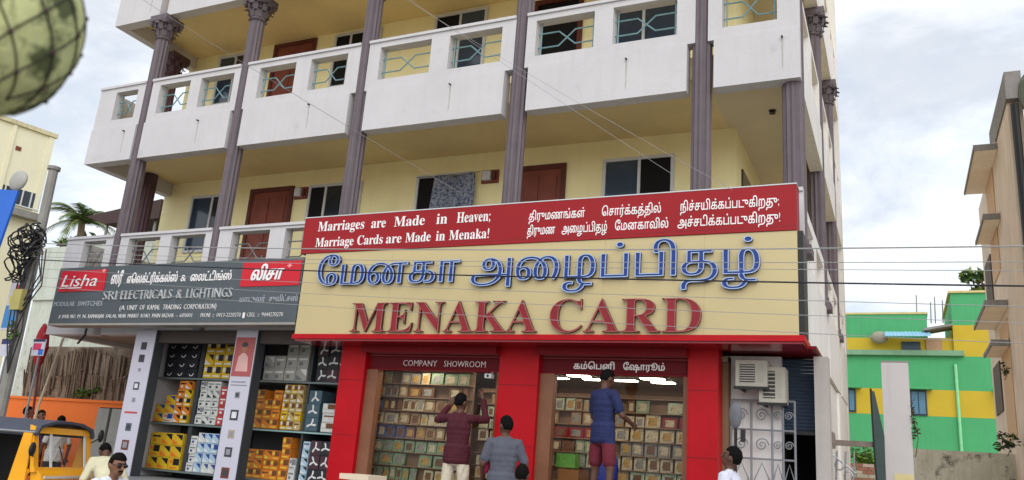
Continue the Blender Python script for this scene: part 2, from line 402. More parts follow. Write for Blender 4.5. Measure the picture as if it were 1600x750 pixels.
# end beam under the left edge, side parapets
for z0, zt in ((3.42, 5.31), (6.91, 8.56), (10.06, 11.71)):
    obj('end_parapet', MB().box(BX0, BX0 + 0.2, YF + 0.23, YW - 0.01, z0, zt), WHITE, bld)
SIDEY = [10.65, 14.3, 17.3]
for z0, zl, zo0, zo1, zt in ((3.42, 4.5, 4.6, 5.15, 5.31), (6.91, 7.66, 7.84, 8.46, 8.56), (10.06, 10.81, 10.99, 11.61, 11.71)):
    for a, b in ((YF + 0.23, 14.14), (14.46, 17.14), (17.46, YB - 0.36)):
        m_ = MB(); xo = BX1 - 0.012 if a < 11 else BX1
        m_.box(BX1 - 0.22, xo, a, b, z0, zl); m_.box(BX1 - 0.22, xo - 0.02, a, b, zl, zo0); m_.box(BX1 - 0.22, xo - 0.02, a, b, zo1, zt)
        n = 2; wd = (b - a) / n; y = a
        for k in range(n):
            m_.box(BX1 - 0.22, xo - 0.02, y, a + k * wd + 0.25, zo0, zo1); y = a + (k + 1) * wd - 0.2
        m_.box(BX1 - 0.22, xo - 0.02, y, b, zo0, zo1)
        obj('side_parapet', m_, WHITE2, bld)
# columns
def column(x, y, zb, zt, m, capz=(9.55, 10.06), base=True, r=0.145):
    c = MB(); c.lathe([(r * 1.12, zb), (r * 1.12, zb + 0.1), (r, zb + 0.14), (r, capz[0])], (x, y, 0), 24, 0, 0.86)
    o = obj('column', c, m, bld)
    if base: obj('column_base', MB().box(x - 0.2, x + 0.2, y - 0.2, y + 0.2, zb - 0.12, zb - 0.001), m, o)
    k = MB(); h = capz[1] - capz[0]
    k.lathe([(r * 1.02, 0), (r * 1.25, 0.02), (r * 1.05, 0.06), (r * 1.15, 0.15), (r * 1.3, 0.26), (r * 1.5, 0.36)], (x, y, capz[0]), 16, 0, 0.93)
    for t in range(2):
        for q in range(8):
            a = (q + 0.5 * t) * math.pi / 4; rr = r * (1.12 + 0.25 * t); zz = capz[0] + 0.07 + 0.13 * t
            d = Vector((math.cos(a), math.sin(a), 0)); s_ = Vector((-d.y, d.x, 0)) * 0.045
            p0 = Vector((x, y, zz)) + d * rr; p1 = Vector((x, y, zz + 0.15)) + d * (rr + 0.05); p2 = Vector((x, y, zz + 0.13)) + d * (rr + 0.11)
            k.add([p0 - s_, p0 + s_, p1 + s_, p1 - s_, p2 + s_ * 0.6, p2 - s_ * 0.6], [(0, 1, 2, 3), (3, 2, 4, 5)])
    for q in range(4):
        a = q * math.pi / 2 + math.pi / 4; k.ell((x + math.cos(a) * r * 1.75, y + math.sin(a) * r * 1.75, capz[0] + 0.37), (0.06, 0.06, 0.06), 8, 6)
    k.box(x - r * 1.6, x + r * 1.6, y - r * 1.6, y + r * 1.6, capz[0] + 0.39, capz[1] - 0.004)
    k.box(x - r * 1.55, x + r * 1.55, y - r * 1.55, y + r * 1.55, capz[0] + 0.33, capz[0] + 0.39)
    obj('capital', k, m, o); return o
for x in COLX: column(x, 10.65, 4.6, 10, PURPLE)
column(-1.1, 10.72, 4.6, 10, PURPLE)
column(-14.62, 11.95, 4.6, 10, DPURPLE, r=0.15)
for y in SIDEY[1:]: column(-1.12, y, 4.6, 10, PURPLE)
# doors and windows of the balconies
def window(x0, x1, z0, z1, y=YW, split=(0.5,), panes=None, grille=False):
    f = MB(); t = 0.055; d = 0.05
    f.box(x0, x1, y - d, y - 0.003, z1 - t, z1); f.box(x0, x1, y - d, y - 0.003, z0, z0 + t)
    f.box(x0, x0 + t, y - d, y - 0.003, z0 + t, z1 - t); f.box(x1 - t, x1, y - d, y - 0.003, z0 + t, z1 - t)
    xs = [x0 + t] + [x0 + (x1 - x0) * s for s in split] + [x1 - t]
    for s in xs[1:-1]: f.box(s - 0.025, s + 0.025, y - d + 0.004, y - 0.003, z0 + t, z1 - t)
    w_ = obj('window', f, ALU, bld)
    for i in range(len(xs) - 1):
        g = MB().box(xs[i] + 0.0, xs[i + 1] - 0.0, y - 0.022 - 0.006 * (i % 2), y - 0.004, z0 + t, z1 - t)
        obj('pane', g, (panes or [DGLASS])[i % len(panes or [1])], w_)
    if grille:
        g = MB()
        for k in range(1, 6): g.tube([(x0 + (x1 - x0) * k / 6, y - 0.06, z0 + 0.03), (x0 + (x1 - x0) * k / 6, y - 0.06, z1 - 0.03)], 0.007, 4)
        obj('bars', g, BLACK, w_)
    return w_
def door(x0, x1, z0, z1, y=YW, leafm=WOOD, open_=False):
    f = MB(); t = 0.09
    f.box(x0, x0 + t, y - 0.05, y - 0.003, z0, z1); f.box(x1 - t, x1, y - 0.05, y - 0.003, z0, z1); f.box(x0 + t, x1 - t, y - 0.05, y - 0.003, z1 - t, z1)
    d = obj('door', f, DWOOD, bld)
    g = MB()
    if open_:
        g.box(x0 + t, x1 - t, y - 0.012, y - 0.004, z0, z1 - t, 0); obj('painted_dark_opening', g, DARK, d); return d  # flat near-black sheet painted as the unlit room behind
    g.box(x0 + t, x1 - t, y - 0.024, y - 0.004, z0, z1 - t)
    mid = (x0 + x1) / 2
    for a, b in ((x0 + t + 0.08, mid - 0.04), (mid + 0.04, x1 - t - 0.08)):
        for c0, c1 in ((0.12, 0.42), (0.5, 0.95)):
            h = z1 - t - z0; g.box(a, b, y - 0.04, y - 0.024, z0 + c0 * h, z0 + c1 * h)
    obj('leaf', g, leafm, d)
    obj('handle', MB().tube([(mid + 0.03, y - 0.06, z0 + 0.95), (mid + 0.03, y - 0.06, z0 + 1.1)], 0.012, 6), CHROME, d)
    return d
window(-13.95, -12.95, 5.55, 6.84, split=(0.62,), panes=[BGLASS, DGLASS])
window(-10.72, -9.42, 5.55, 6.85, split=(0.33, 0.66), panes=[DARK, DGLASS, BGLASS])
window(-8.16, -6.92, 5.55, 6.84, split=(0.36,), panes=[DARK, DARK])
window(-4.42, -3.18, 5.55, 6.83, split=(0.52,), panes=[BGLASS, DARK], grille=False)
door(-12.28, -11.12, 4.31, 6.88); door(-6.05, -5.1, 4.31, 6.84)
window(-13.9, -12.95, 9.0, 10.25, split=(0.55,), panes=[BGLASS, DGLASS])
window(-10.62, -9.42, 9.0, 10.27, split=(0.36, 0.66), panes=[DARK, DARK, DGLASS])
window(-8.14, -6.95, 8.95, 10.29, split=(0.5,), panes=[DARK, BGLASS])
window(-4.42, -3.15, 8.95, 10.2, split=(0.5,), panes=[BGLASS, BGLASS])
door(-12.28, -11.12, 7.56, 10.3); door(-5.95, -4.95, 7.56, 10.2, open_=True)
for x, y, z in ((-11.68, YW, 7.0), (-5.66, YW, 6.99), (-11.6, YW, 10.34)):
    obj('number_plate', MB().lathe([(0.05, 0), (0.05, 0.012)], (0, 0, 0), 12), ALU, bld)
    o = bpy.context.scene.objects[-1] if False else COL.objects[-1]
    o.rotation_euler = (R(90), 0, 0); o.location = Vector((x, y - 0.004, z)) - bld.location
# little window in the inner side wall, ceiling lamp holders of the side balcony
obj('side_window', MB().box(-2.2, -2.17, 13.2, 14.2, 5.4, 6.7), DGLASS, bld)
for x, y, z in ((-1.55, 12.1, 7.2), (-1.5, 13.6, 7.2)):
    obj('lamp_holder', MB().lathe([(0.05, -0.05), (0.035, -0.02), (0.06, -0.002)], (x, y, z), 10), BLACK, bld)
# thin drain pipe behind the first column
obj('drain_pipe', MB().tube([(-13.95, 11.2, 4.4), (-13.95, 11.2, 7.1)], 0.03, 8), WHITE, bld)
# ground floor of the building: piers, fascia behind the signs
obj('ground_fascia', MB().box(-12.25, -1.0, 10.46, 10.56, 3.27, 3.49), mat('fascia_dark', (74, 66, 64), 0.7), bld)

def small_box_on_wall(label, x0, x1, z0, z1, cat='meter box'):
    t = thing('meter_box', label, cat, ((x0 + x1) / 2, YW, z0), 'meter boxes beside the balcony doors')
    xm = x0 + (x1 - x0) * 0.62
    obj('wooden_board', MB().box(x0, x1, YW - 0.04, YW - 0.003, z0, z1), WOOD, t)
    obj('switch_cover', MB().box(x0 + 0.05, xm, YW - 0.12, YW - 0.042, z0 + 0.04, z1 - 0.04), ALU, t)
    obj('fuse', MB().box(xm + 0.03, x1 - 0.04, YW - 0.09, YW - 0.042, z0 + 0.06, z1 - 0.05), DWOOD, t)
small_box_on_wall('brown board with white switch box beside the left brown door', -11.08, -10.76, 6.58, 6.83)
small_box_on_wall('brown board with white switch box between the hung cloth and the right door', -6.76, -6.42, 6.58, 6.83)
# cloth hung from the middle window
t = thing('hung_cloth', 'blue and white patterned cloth hanging out of the middle window', 'cloth', (-7.2, 12.4, 5.55))
cm = mat('patterned_cloth', (160, 166, 182), 0.9, 0.3, 20, blot=((52, 66, 104), 0.47, 0.56, 20.0))
mb = MB(); nx, nz = 26, 12; vs = []; fs = []
for j in range(nz + 1):
    for i in range(nx + 1):
        u, v = i / nx, j / nz; x = -7.72 + 0.86 * u + 0.06 * v * (u - 0.4)
        vs.append((x, 12.48 - 0.07 * math.sin(u * 24 + 2 * v) * (0.4 + v) - 0.05 * math.sin(u * 9), 6.76 - (1.0 + 0.14 * math.sin(u * 5 + 1)) * v))
for j in range(nz):
    for i in range(nx): a = j * (nx + 1) + i; fs.append((a, a + 1, a + nx + 2, a + nx + 1))
mb.add(vs, fs); o = obj('fabric', mb, cm, t, True); sm = o.modifiers.new('thickness', 'SOLIDIFY'); sm.thickness = 0.008
obj('cord', MB().tube([(-8.1, 12.47, 6.77), (-7.2, 12.46, 6.765), (-6.75, 12.47, 6.78)], 0.006, 5), WIRED, t)

# ------------------------------------------------------------------ big sign board
SY = 9.9
sg = thing('shop_sign', 'large tan shop sign with blue Tamil letters above maroon capitals', 'shop sign', (-4.6, SY, 3.26))
mb = MB(); mb.box(-8.32, -1.0, SY, SY + 0.42, 3.335, 4.6)
obj('panel', mb, TAN, sg)
obj('side_frame', MB().box(-0.998, -0.935, SY + 0.012, SY + 0.43, 3.34, 4.598), BLACK, sg)
sf = MB(); sf.box(-8.34, -0.935, SY - 0.03, SY + 0.62, 3.262, 3.333)
obj('red_edge', sf, REDACP, sg)
cr = MB()
for a in (-6.7, -5.2, -3.4, -2.1): cr.box(a, a + 0.004, SY - 0.0015, SY + 0.01, 3.34, 4.6)
obj('panel_joint', cr, mat('panel_joint_tan', (186, 164, 112), 0.6), sg)  # panel joints are thin strips of deeper tan
TB = 4.07
def big_tamil(word, x0, x1):
    b = text_mb(visual(word), x0, x1, TB, 4.39, SY - 0.012, 0.045, 't', 5, (0.02, 0.0), 0.0, 0.011, 0.012)
    o = lettering('tamil_word', b, [BLUE, NAVY, PALEBLUE], sg)
big_tamil('மேனகா', -8.0, -5.52); big_tamil('அழைப்பிதழ்', -5.33, -1.42)
for wd, x0, x1 in (('MENAKA', -7.27, -4.28), ('CARD', -4.1, -2.12)):
    b = text_mb(serif(wd), x0, x1, 3.36, 3.79, SY - 0.012, 0.045, 's', 5, (-0.008, -0.004), 0, 0.010, 0.010)
    lettering('latin_word', b, [MAROON, INK, ROSE], sg)
sp = MB()
for x, z in ((-7.6, 3.4), (-3.2, 3.36)): sp.box(x, x + 0.01, SY - 0.02, SY, z, z + 0.01)
# slogan strip over it
sl = thing('slogan_sign', 'long red sign strip with white slogan in two languages', 'sign', (-4.65, SY, 4.62))
obj('panel', MB().box(-8.42, -1.0, SY - 0.015, SY + 0.3, 4.606, 5.185), REDSIGN, sl)
obj('rim', MB().box(-8.43, -0.99, SY - 0.02, SY + 0.302, 5.186, 5.2), ALU, sl)
obj('seam', MB().box(-8.42, -1.0, SY - 0.0165, SY - 0.01, 4.655, 4.661), mat('seam_red', (120, 30, 36), 0.5), sl)
def row(words_, xs, z0, zc, cap, f):
    for wd, (a, c) in zip(words_, xs): lettering('slogan_word', text_mb(f(wd), a, c, z0, zc, SY - 0.0155, 0.006, cap, 2, (0.012, 0.008) if cap == 't' else (0, 0)), [WTEXT, WTEXT], sl)
def px2x(p, a=(497, -8.15), b=(766, -5.13)): return a[1] + (p - a[0]) * (b[1] - a[1]) / (b[0] - a[0])
row(['Marriages', 'are', 'Made', 'in', 'Heaven;'], [(-8.14, -7.27), (-7.14, -6.88), (-6.73, -6.2), (-6.0, -5.82), (-5.66, -5.12)], 4.955, 5.11, 's', serif)
row(['Marriage', 'Cards', 'are', 'Made', 'in', 'Menaka!'], [(-8.15, -7.43), (-7.36, -6.9), (-6.84, -6.57), (-6.5, -6.07), (-5.98, -5.83), (-5.76, -5.12)], 4.70, 4.845, 's', serif)
row(['திருமணங்கள்', 'சொர்க்கத்தில்', 'நிச்சயிக்கப்படுகிறது;'], [(-4.52, -3.70), (-3.46, -2.66), (-2.41, -1.2)], 4.925, 5.02, 't', visual)
row(['திருமண', 'அழைப்பிதழ்', 'மேனகாவில்', 'அச்சடிக்கப்படுகிறது!'], [(-4.53, -4.12), (-4.02, -3.38), (-3.27, -2.56), (-2.44, -1.19)], 4.715, 4.81, 't', visual)

# ------------------------------------------------------------------ grey sign of the left shop
gs = thing('shop_sign', 'dark grey shop sign with two red logo panels above the left shop', 'shop sign', (-11.2, SY, 3.5))
obj('panel', MB().box(-14.0, -8.34, SY, SY + 0.2, 3.52, 4.55), SLATE, gs)
obj('edge_strip', MB().box(-14.0, -8.345, SY - 0.006, SY + 0.25, 3.48, 3.517), mat('edge_grey', (150, 146, 140), 0.5), gs)
def logo(x0, x1, z0, z1, body, fx, cap, slant, zb, zc, off):
    p = obj('logo_panel', MB().box(x0, x1, SY - 0.012, SY - 0.002, z0, z1), LOGORED, gs)
    b = text_mb(body, fx[0], fx[1], zb, zc, SY - 0.0125, 0.015, cap, 4, off, slant)
    lettering('lettering', b, [WTEXT, GTEXT], p)
    obj('spark', MB().box(fx[1] + 0.1, fx[1] + 0.14, SY - 0.018, SY - 0.0125, zc + 0.02, zc + 0.08).box(fx[1] + 0.07, fx[1] + 0.17, SY - 0.0175, SY - 0.0125, zc + 0.04, zc + 0.058), mat('spark_pink', (240, 150, 150), 0.4), p)
    return p
pl = logo(-13.92, -12.72, 4.1, 4.49, 'Lisha', (-13.84, -12.92), 'x', 0.3, 4.19, 4.42, (0.004, 0.004))
obj('swash', MB().prism([(-13.88, 4.155), (-13.3, 4.155), (-13.29, 4.172), (-13.87, 4.172)], SY - 0.027, SY - 0.0125), WTEXT, pl)
logo(-9.56, -8.37, 4.1, 4.50, visual('லிசா'), (-9.36, -8.72), 't', 0.2, 4.2, 4.37, (0.045, 0.02))
def gline(body, x0, x1, z0, zc, cap='x', m=WTEXT, off=(0.0, 0.0), dep=0.008):
    ws = body.split(' '); tot = sum(len(w_) for w_ in ws) + 1.1 * (len(ws) - 1); x = x0
    for w_ in ws:
        xe = x + (x1 - x0) * len(w_) / tot
        lettering('sign_word', text_mb(w_, x, xe, z0, zc, SY - 0.0005, dep, cap, 2, off), [m, m], gs); x = xe + (x1 - x0) * 1.1 / tot
gline(visual('ஸ்ரீ'), -12.58, -12.3, 4.22, 4.38, 't', WTEXT, (0.02, 0.012))
gline(visual('எலெக்ட்ரிக்கல்ஸ்'), -12.18, -10.98, 4.225, 4.345, 't', WTEXT, (0.022, 0.012))
gline('&', -10.9, -10.78, 4.225, 4.345, 'x', WTEXT)
gline(visual('லைட்டிங்ஸ்'), -10.68, -9.78, 4.225, 4.335, 't', WTEXT, (0.022, 0.012))
gline('SRI ELECTRICALS & LIGHTINGS', -12.68, -9.7, 3.93, 4.10, 'x', mat('dull_white_lettering', (206, 208, 210), 0.4), (0.03, 0.03), 0.03)
gline('(A UNIT OF KAMAL TRADING CORPORATION)', -12.22, -10.0, 3.745, 3.835, 'x', WTEXT, (0.02, 0.02))
gline('MODULAR SWITCHES', -13.95, -12.68, 3.83, 3.92, 'x', GTEXT)
gline(visual('மாடுலர்'), -9.52, -9.0, 3.85, 3.92, 't', GTEXT); gline(visual('சுவிட்சஸ்'), -8.92, -8.36, 3.85, 3.92, 't', GTEXT)
gline('# DOOR NO. M. N. KAMARAJAR SALAI, NEAR MARKET ROAD, MAIN BAZAAR - 605001', -13.75, -10.5, 3.61, 3.68, 'x', WTEXT, (0.025, 0.025))
gline('PHONE : 0413-2220270 | CELL : 9444270270', -10.3, -8.6, 3.61, 3.68, 'x', WTEXT, (0.025, 0.025))

# ------------------------------------------------------------------ showroom (right shop)
sh = thing('showroom_front', 'red clad showroom front with two large glass openings', 'shop front', (-4.9, 10.5, 0))
def pier(x0, x1):
    return MB().box(x0, x1, 10.42, 10.7, 0.3, 3.258)
for a, b in ((-7.78, -7.33), (-5.06, -4.46), (-2.40, -2.02)): (lambda p_: [obj('panel_joint', MB().box(a + 0.002, b - 0.002, 10.4165, 10.4195, z_, z_ + 0.006), mat('joint_dark_red', (84, 10, 16), 0.6), p_) for z_ in (1.9, 2.72)])(obj('red_pier', pier(a, b), REDACP, sh))
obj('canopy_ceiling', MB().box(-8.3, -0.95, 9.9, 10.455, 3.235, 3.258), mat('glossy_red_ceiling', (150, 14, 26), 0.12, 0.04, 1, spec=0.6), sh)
for a, b in ((-7.33, -5.06), (-4.46, -2.40)):
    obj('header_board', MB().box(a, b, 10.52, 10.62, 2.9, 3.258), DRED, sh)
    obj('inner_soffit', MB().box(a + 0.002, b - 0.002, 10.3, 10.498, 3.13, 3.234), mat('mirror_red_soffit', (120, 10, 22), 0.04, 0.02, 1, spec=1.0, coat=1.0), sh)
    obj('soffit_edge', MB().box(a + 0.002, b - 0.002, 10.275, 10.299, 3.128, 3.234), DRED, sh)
    obj('header_trim', MB().box(a, b, 10.5, 10.518, 3.105, 3.122), mat('trim_red', (150, 40, 48), 0.3), sh)
    fr = MB(); fr.box(a, a + 0.2, 10.5, 10.64, 0.5, 2.899); fr.box(b - 0.08, b, 10.52, 10.64, 0.5, 2.899); fr.box(a + 0.2, b - 0.08, 10.56, 10.62, 0.42, 0.5)
    obj('door_frame', fr, WOODF, sh)
    obj('glass', MB().add([(a + 0.2, 10.6, 0.5), (b - 0.08, 10.6, 0.5), (b - 0.08, 10.6, 2.9), (a + 0.2, 10.6, 2.9)], [(0, 1, 2, 3)]), GLASS, sh)
def head_sign(label, words_, spans, z0, zc, cap, f, x0, x1):
    t = thing('header_sign', label, 'sign', ((x0 + x1) / 2, 10.5, 2.92))
    obj('board', MB().box(x0, x1, 10.505, 10.519, 2.925, 3.1), mat('maroon_board', (96, 12, 22), 0.45, 0.06, 2, spec=0.15), t)
    for wd, (a, c) in zip(words_, spans):
        lettering('sign_word', text_mb(f(wd), a, c, z0, zc, 10.5045, 0.006, cap, 2, (0.02, 0.014) if cap == 't' else (0.022, 0.02)), [WTEXT, WTEXT], t)
head_sign('maroon board reading company showroom in English over the left glass', ['COMPANY', 'SHOWROOM'], [(-6.70, -6.12), (-6.0, -5.32)], 2.962, 3.055, 'x', lambda s: s, -7.25, -5.1)
head_sign('maroon board with Tamil showroom lettering over the right glass', ['கம்பெனி', 'ஷோரூம்'], [(-3.98, -3.40), (-3.28, -2.72)], 2.972, 3.04, 't', visual, -4.42, -2.44)
# room behind the glass
rm = MB()
rm.box(-7.75, -2.05, 14.2, 14.3, 0.4, 3.2, 0); rm.box(-7.85, -7.75, 10.72, 14.3, 0.4, 3.2, 0); rm.box(-2.05, -1.95, 10.72, 14.3, 0.4, 3.2, 0)
obj('room_wall', rm, mat('shop_room_wall', (134, 104, 78), 0.8, 0.1, 1), sh)
obj('room_ceiling', MB().box(-7.85, -1.95, 10.65, 14.3, 3.12, 3.19), mat('shop_room_ceiling', (150, 132, 110), 0.7, 0.05, 1), sh)
obj('room_floor', MB().box(-7.85, -1.95, 10.3, 14.3, 0.36, 0.42), STEP, sh)
LAMP = mat('lit_ceiling_panel', (255, 243, 222), 0.5, 0.0, 1, emit=24.0)
for x, y in ((-5.13, 12.8), (-4.6, 12.4), (-4.5, 12.86), (-3.98, 12.9), (-3.44, 12.55), (-3.4, 13.05), (-4.3, 11.0), (-3.0, 11.0), (-6.6, 10.9), (-5.5, 10.95)):  # panels close to the glass are added, unseen, to brighten the interior
    t = thing('ceiling_and_fill_light', 'white lit showroom ceiling panel, the nearest ones added unseen for light', 'ceiling light', (x, y, 3.1), 'lit panels on the showroom ceiling')
    obj('frame', MB().box(x - 0.2, x + 0.2, y - 0.1, y + 0.1, 3.1, 3.119), ALU, t)
    obj('diffuser', MB().box(x - 0.18, x + 0.18, y - 0.085, y + 0.085, 3.092, 3.0995), LAMP, t)
# plinth and steps in front
obj('plinth', MB().box(-7.85, -1.0, 9.3, 10.42, 0.0, 0.5), STEP, sh)
obj('step', MB().box(-7.6, -1.1, 8.95, 9.3, 0.0, 0.3), STEP, sh)

# display racks full of cards
def rack(label, x0, x1, y, z0, z1, nx, nz):
    t = thing('card_rack', label, 'rack', ((x0 + x1) / 2, y, 0.42))
    m_ = MB(); m_.box(x0 - 0.03, x1 + 0.03, y + 0.06, y + 0.1, 0.42, z1 + 0.05)
    obj('back_board', m_, mat('rack_board', (140, 112, 88), 0.7, 0.15, 2), t)
    k = MB()
    for j in range(nz + 1):
        z = z0 + (z1 - z0) * j / nz; k.box(x0 - 0.03, x1 + 0.03, y - 0.05, y + 0.059, z - 0.018, z - 0.004)
    obj('ledges', k, mat('rack_ledge', (150, 122, 98), 0.6, 0.12, 2), t)
CARDC = [('cream', (206, 190, 158)), ('tan', (170, 136, 100)), ('brown', (122, 86, 62)), ('mauve', (140, 104, 118)), ('green', (142, 164, 132)), ('pale green', (186, 200, 170)), ('red', (150, 36, 44)), ('grey', (150, 146, 140)), ('blue', (98, 108, 150)), ('gold', (190, 150, 84))]
CM = {n: mat('card_' + n.replace(' ', '_'), c, 0.5, 0.25, 14, blot=(tuple(int(v * 0.55) for v in c), 0.55, 0.6, 16.0)) for n, c in CARDC}
def cards(x0, x1, y, z0, z1, nx, nz, pal, where, group, tilt=0.12):
    dz = (z1 - z0) / nz
    for j in range(nz):
        x = x0; block = None
        while x < x1 - 0.06:
            if block is None or random.random() < 0.3: block = (random.choice(pal), random.uniform(0.09, 0.24), random.uniform(0.82, 1.0))
            n, w_, hh = block; w_ = min(w_ * random.uniform(0.9, 1.1), x1 - x); h = dz * hh * random.uniform(0.93, 1.0); cx = x + w_ / 2; x += w_ + random.uniform(0.002, 0.03); w_ -= 0.008
            if random.random() < 0.05: continue
            b = MB(); b.prism([(y - 0.04, z0 + dz * j), (y - 0.02, z0 + dz * j), (y - 0.02 + tilt * h, z0 + dz * j + h), (y - 0.04 + tilt * h, z0 + dz * j + h)], cx - w_ / 2, cx + w_ / 2, 0, 'x')
            b.prism([(y - 0.042, z0 + dz * j + 0.2 * h), (y - 0.04, z0 + dz * j + 0.2 * h), (y - 0.04 + tilt * 0.6 * h, z0 + dz * j + 0.8 * h), (y - 0.042 + tilt * 0.6 * h, z0 + dz * j + 0.8 * h)], cx - w_ * 0.3, cx + w_ * 0.3, 1, 'x')
            solo('wedding_card', b, [CM[n], CM[random.choice(['cream', 'gold', 'brown', 'grey'])]], '%s wedding card on the %s' % (n, where), 'card', '%s cards on the %s' % (n, where))
rack('brown card rack behind the left showroom glass, left of the maroon shirt', -7.66, -5.9, 11.2, 0.9, 2.98, 12, 10)
cards(-7.64, -5.92, 11.2, 0.9, 2.96, 12, 10, ['brown', 'tan', 'mauve', 'cream', 'cream', 'grey', 'pale green', 'green', 'blue', 'red'], 'rack behind the left showroom glass', '')
rack('pale stacked card rack at the right end of the left showroom glass', -5.85, -5.1, 11.5, 0.9, 2.72, 4, 10)
cards(-5.84, -5.1, 11.5, 0.9, 2.7, 4, 10, ['cream', 'tan', 'cream', 'pale green', 'grey'], 'right rack of the left showroom glass', '', 0.05)
rack('wide rack of greenish cards behind the right showroom glass', -5.02, -2.4, 11.8, 0.9, 2.72, 14, 9)
cards(-5.0, -2.42, 11.8, 0.9, 2.7, 13, 9, ['green', 'pale green', 'cream', 'green', 'tan', 'red', 'grey', 'brown'], 'rack behind the right showroom glass', '')
# cartons on the showroom floor behind the right glass
BOXC = mat('brown_carton', (176, 118, 72), 0.8, 0.1, 6)
for x, y, z0, z1, w_, lb in ((-4.15, 11.1, 0.42, 1.66, 0.36, 'brown carton stack beside the blue shirted man'), (-2.75, 11.1, 0.42, 1.6, 0.3, 'brown carton stack at the right edge of the right glass')):
    t = thing('carton_stack', lb, 'cartons', (x, y, z0))
    h = (z1 - z0) / 3
    for k in range(3): obj('carton', MB().box(x - w_ / 2 + 0.02 * k, x + w_ / 2 - 0.01 * k, y - 0.18, y + 0.18, z0 + h * k, z0 + h * (k + 1) - 0.004), BOXC, t)
# hanging decorations
GREENP = mat('bright_green_packet', (120, 190, 90), 0.5, 0.2, 20)
solo('gift_packet', MB().box(-4.36, -4.08, 11.0, 11.2, 1.672, 1.86), GREENP, 'bright green packet on the brown carton stack inside', 'packet')

# security camera under the header of the left glass
t = thing('security_camera', 'small white camera at the top right of the left glass', 'camera', (-5.2, 10.44, 2.84))
obj('bracket', MB().tube([(-5.2, 10.51, 2.89), (-5.2, 10.44, 2.86)], 0.012, 6), ALU, t)
obj('body', MB().box(-5.25, -5.15, 10.36, 10.46, 2.8, 2.86), ALU, t)
obj('lens', MB().ell((-5.2, 10.355, 2.83), (0.02, 0.012, 0.02), 10, 6), BLACK, t)

# ------------------------------------------------------------------ right end of the ground floor
sv_ = thing('service_wall', 'white wall bay at the right end below the two air conditioners', 'wall', (-1.7, 10.9, 0))
obj('wall', MB().box(-2.019, -1.33, 10.9, 11.08, 0, 3.23), mat('service_white', (226, 222, 220), 0.7, 0.05, 1.5, streak=0.25, streak_rgb=(150, 146, 142)), sv_)
obj('end_pier', MB().box(-0.93, -0.76, 10.85, 11.09, 0, 3.23), mat('pier_grey', (176, 170, 164), 0.8, 0.08, 1.5, streak=0.3, streak_rgb=(120, 116, 110)), sv_)
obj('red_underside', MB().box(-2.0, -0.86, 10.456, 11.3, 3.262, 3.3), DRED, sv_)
st = thing('roller_shutter', 'half raised blue grey roller shutter above a dark doorway', 'shutter', (-1.12, 11.1, 2.3))
b = MB()
for k in range(20): b.prism([(11.1, 2.33 + k * 0.045), (11.085, 2.352 + k * 0.045), (11.1, 2.372 + k * 0.045), (11.12, 2.352 + k * 0.045)], -1.33, -0.93, 0, 'x')
obj('slats', b, mat('shutter_steel', (62, 74, 92), 0.75, 0.1, 3, spec=0.15), st)
obj('bottom_bar', MB().box(-1.33, -0.93, 11.07, 11.12, 2.28, 2.325), BLACK, st)
obj('painted_dark_passage', MB().box(-1.34, -0.93, 12.4, 12.45, 0, 3.2), DARK, sv_)  # near-black sheet standing in for the unlit depth of the doorway
obj('passage_wall', MB().box(-1.42, -1.331, 11.09, 12.4, 0, 3.2), DARK, sv_); obj('passage_wall', MB().box(-0.955, -0.931, 11.13, 12.4, 0, 3.2), DARK, sv_); obj('outer_wall', MB().box(-0.93, -0.9, 11.1, 12.6, 0, 3.23), WHITE2, sv_)  # passage sides coloured near-black in place of shade
# air conditioners
def aircon(label, x0, x1, z0, z1, y0, y1):
    t = thing('air_conditioner', label, 'air conditioner', ((x0 + x1) / 2, y1, z0), 'air conditioners on the white wall')
    cs = mat('ac_casing', (182, 178, 166), 0.5, 0.06, 3, streak=0.25, streak_rgb=(150, 140, 120))
    obj('casing', MB().box(x0, x1, y0, y1, z0, z1), cs, t)
    g = MB(); g.box(x0 + 0.05, x0 + (x1 - x0) * 0.62, y0 - 0.006, y0 - 0.001, z0 + 0.05, z1 - 0.05)
    gr = obj('grille', g, mat('ac_dark', (60, 58, 56), 0.6, 0.1, 5), t)
    f = MB()
    for k in range(7):
        z = z0 + 0.07 + (z1 - z0 - 0.14) * k / 6; f.box(x0 + 0.05, x0 + (x1 - x0) * 0.62, y0 - 0.012, y0 - 0.0065, z - 0.006, z + 0.006)
    obj('slats', f, cs, gr)
    obj('side_vent', MB().box(x0 + (x1 - x0) * 0.72, x1 - 0.04, y0 - 0.006, y0 - 0.001, z0 + 0.06, z1 - 0.06), mat('ac_label', (170, 168, 156), 0.5), t)
    br = MB(); br.box(x0 - 0.02, x1 + 0.02, y0 - 0.02, y0 + 0.02, z0 - 0.035, z0 - 0.002); br.box(x0 + 0.03, x0 + 0.06, y0, y1 + 0.06, z0 - 0.035, z0 - 0.002); br.box(x1 - 0.06, x1 - 0.03, y0, y1 + 0.06, z0 - 0.035, z0 - 0.002)
    obj('bracket', br, BLACK, t)
aircon('higher of the two window air conditioners below the red canopy', -1.82, -1.44, 2.80, 3.12, 10.48, 10.88)
aircon('lower of the two air conditioners, beside the roller shutter', -1.55, -1.24, 2.62, 3.05, 10.56, 10.895)
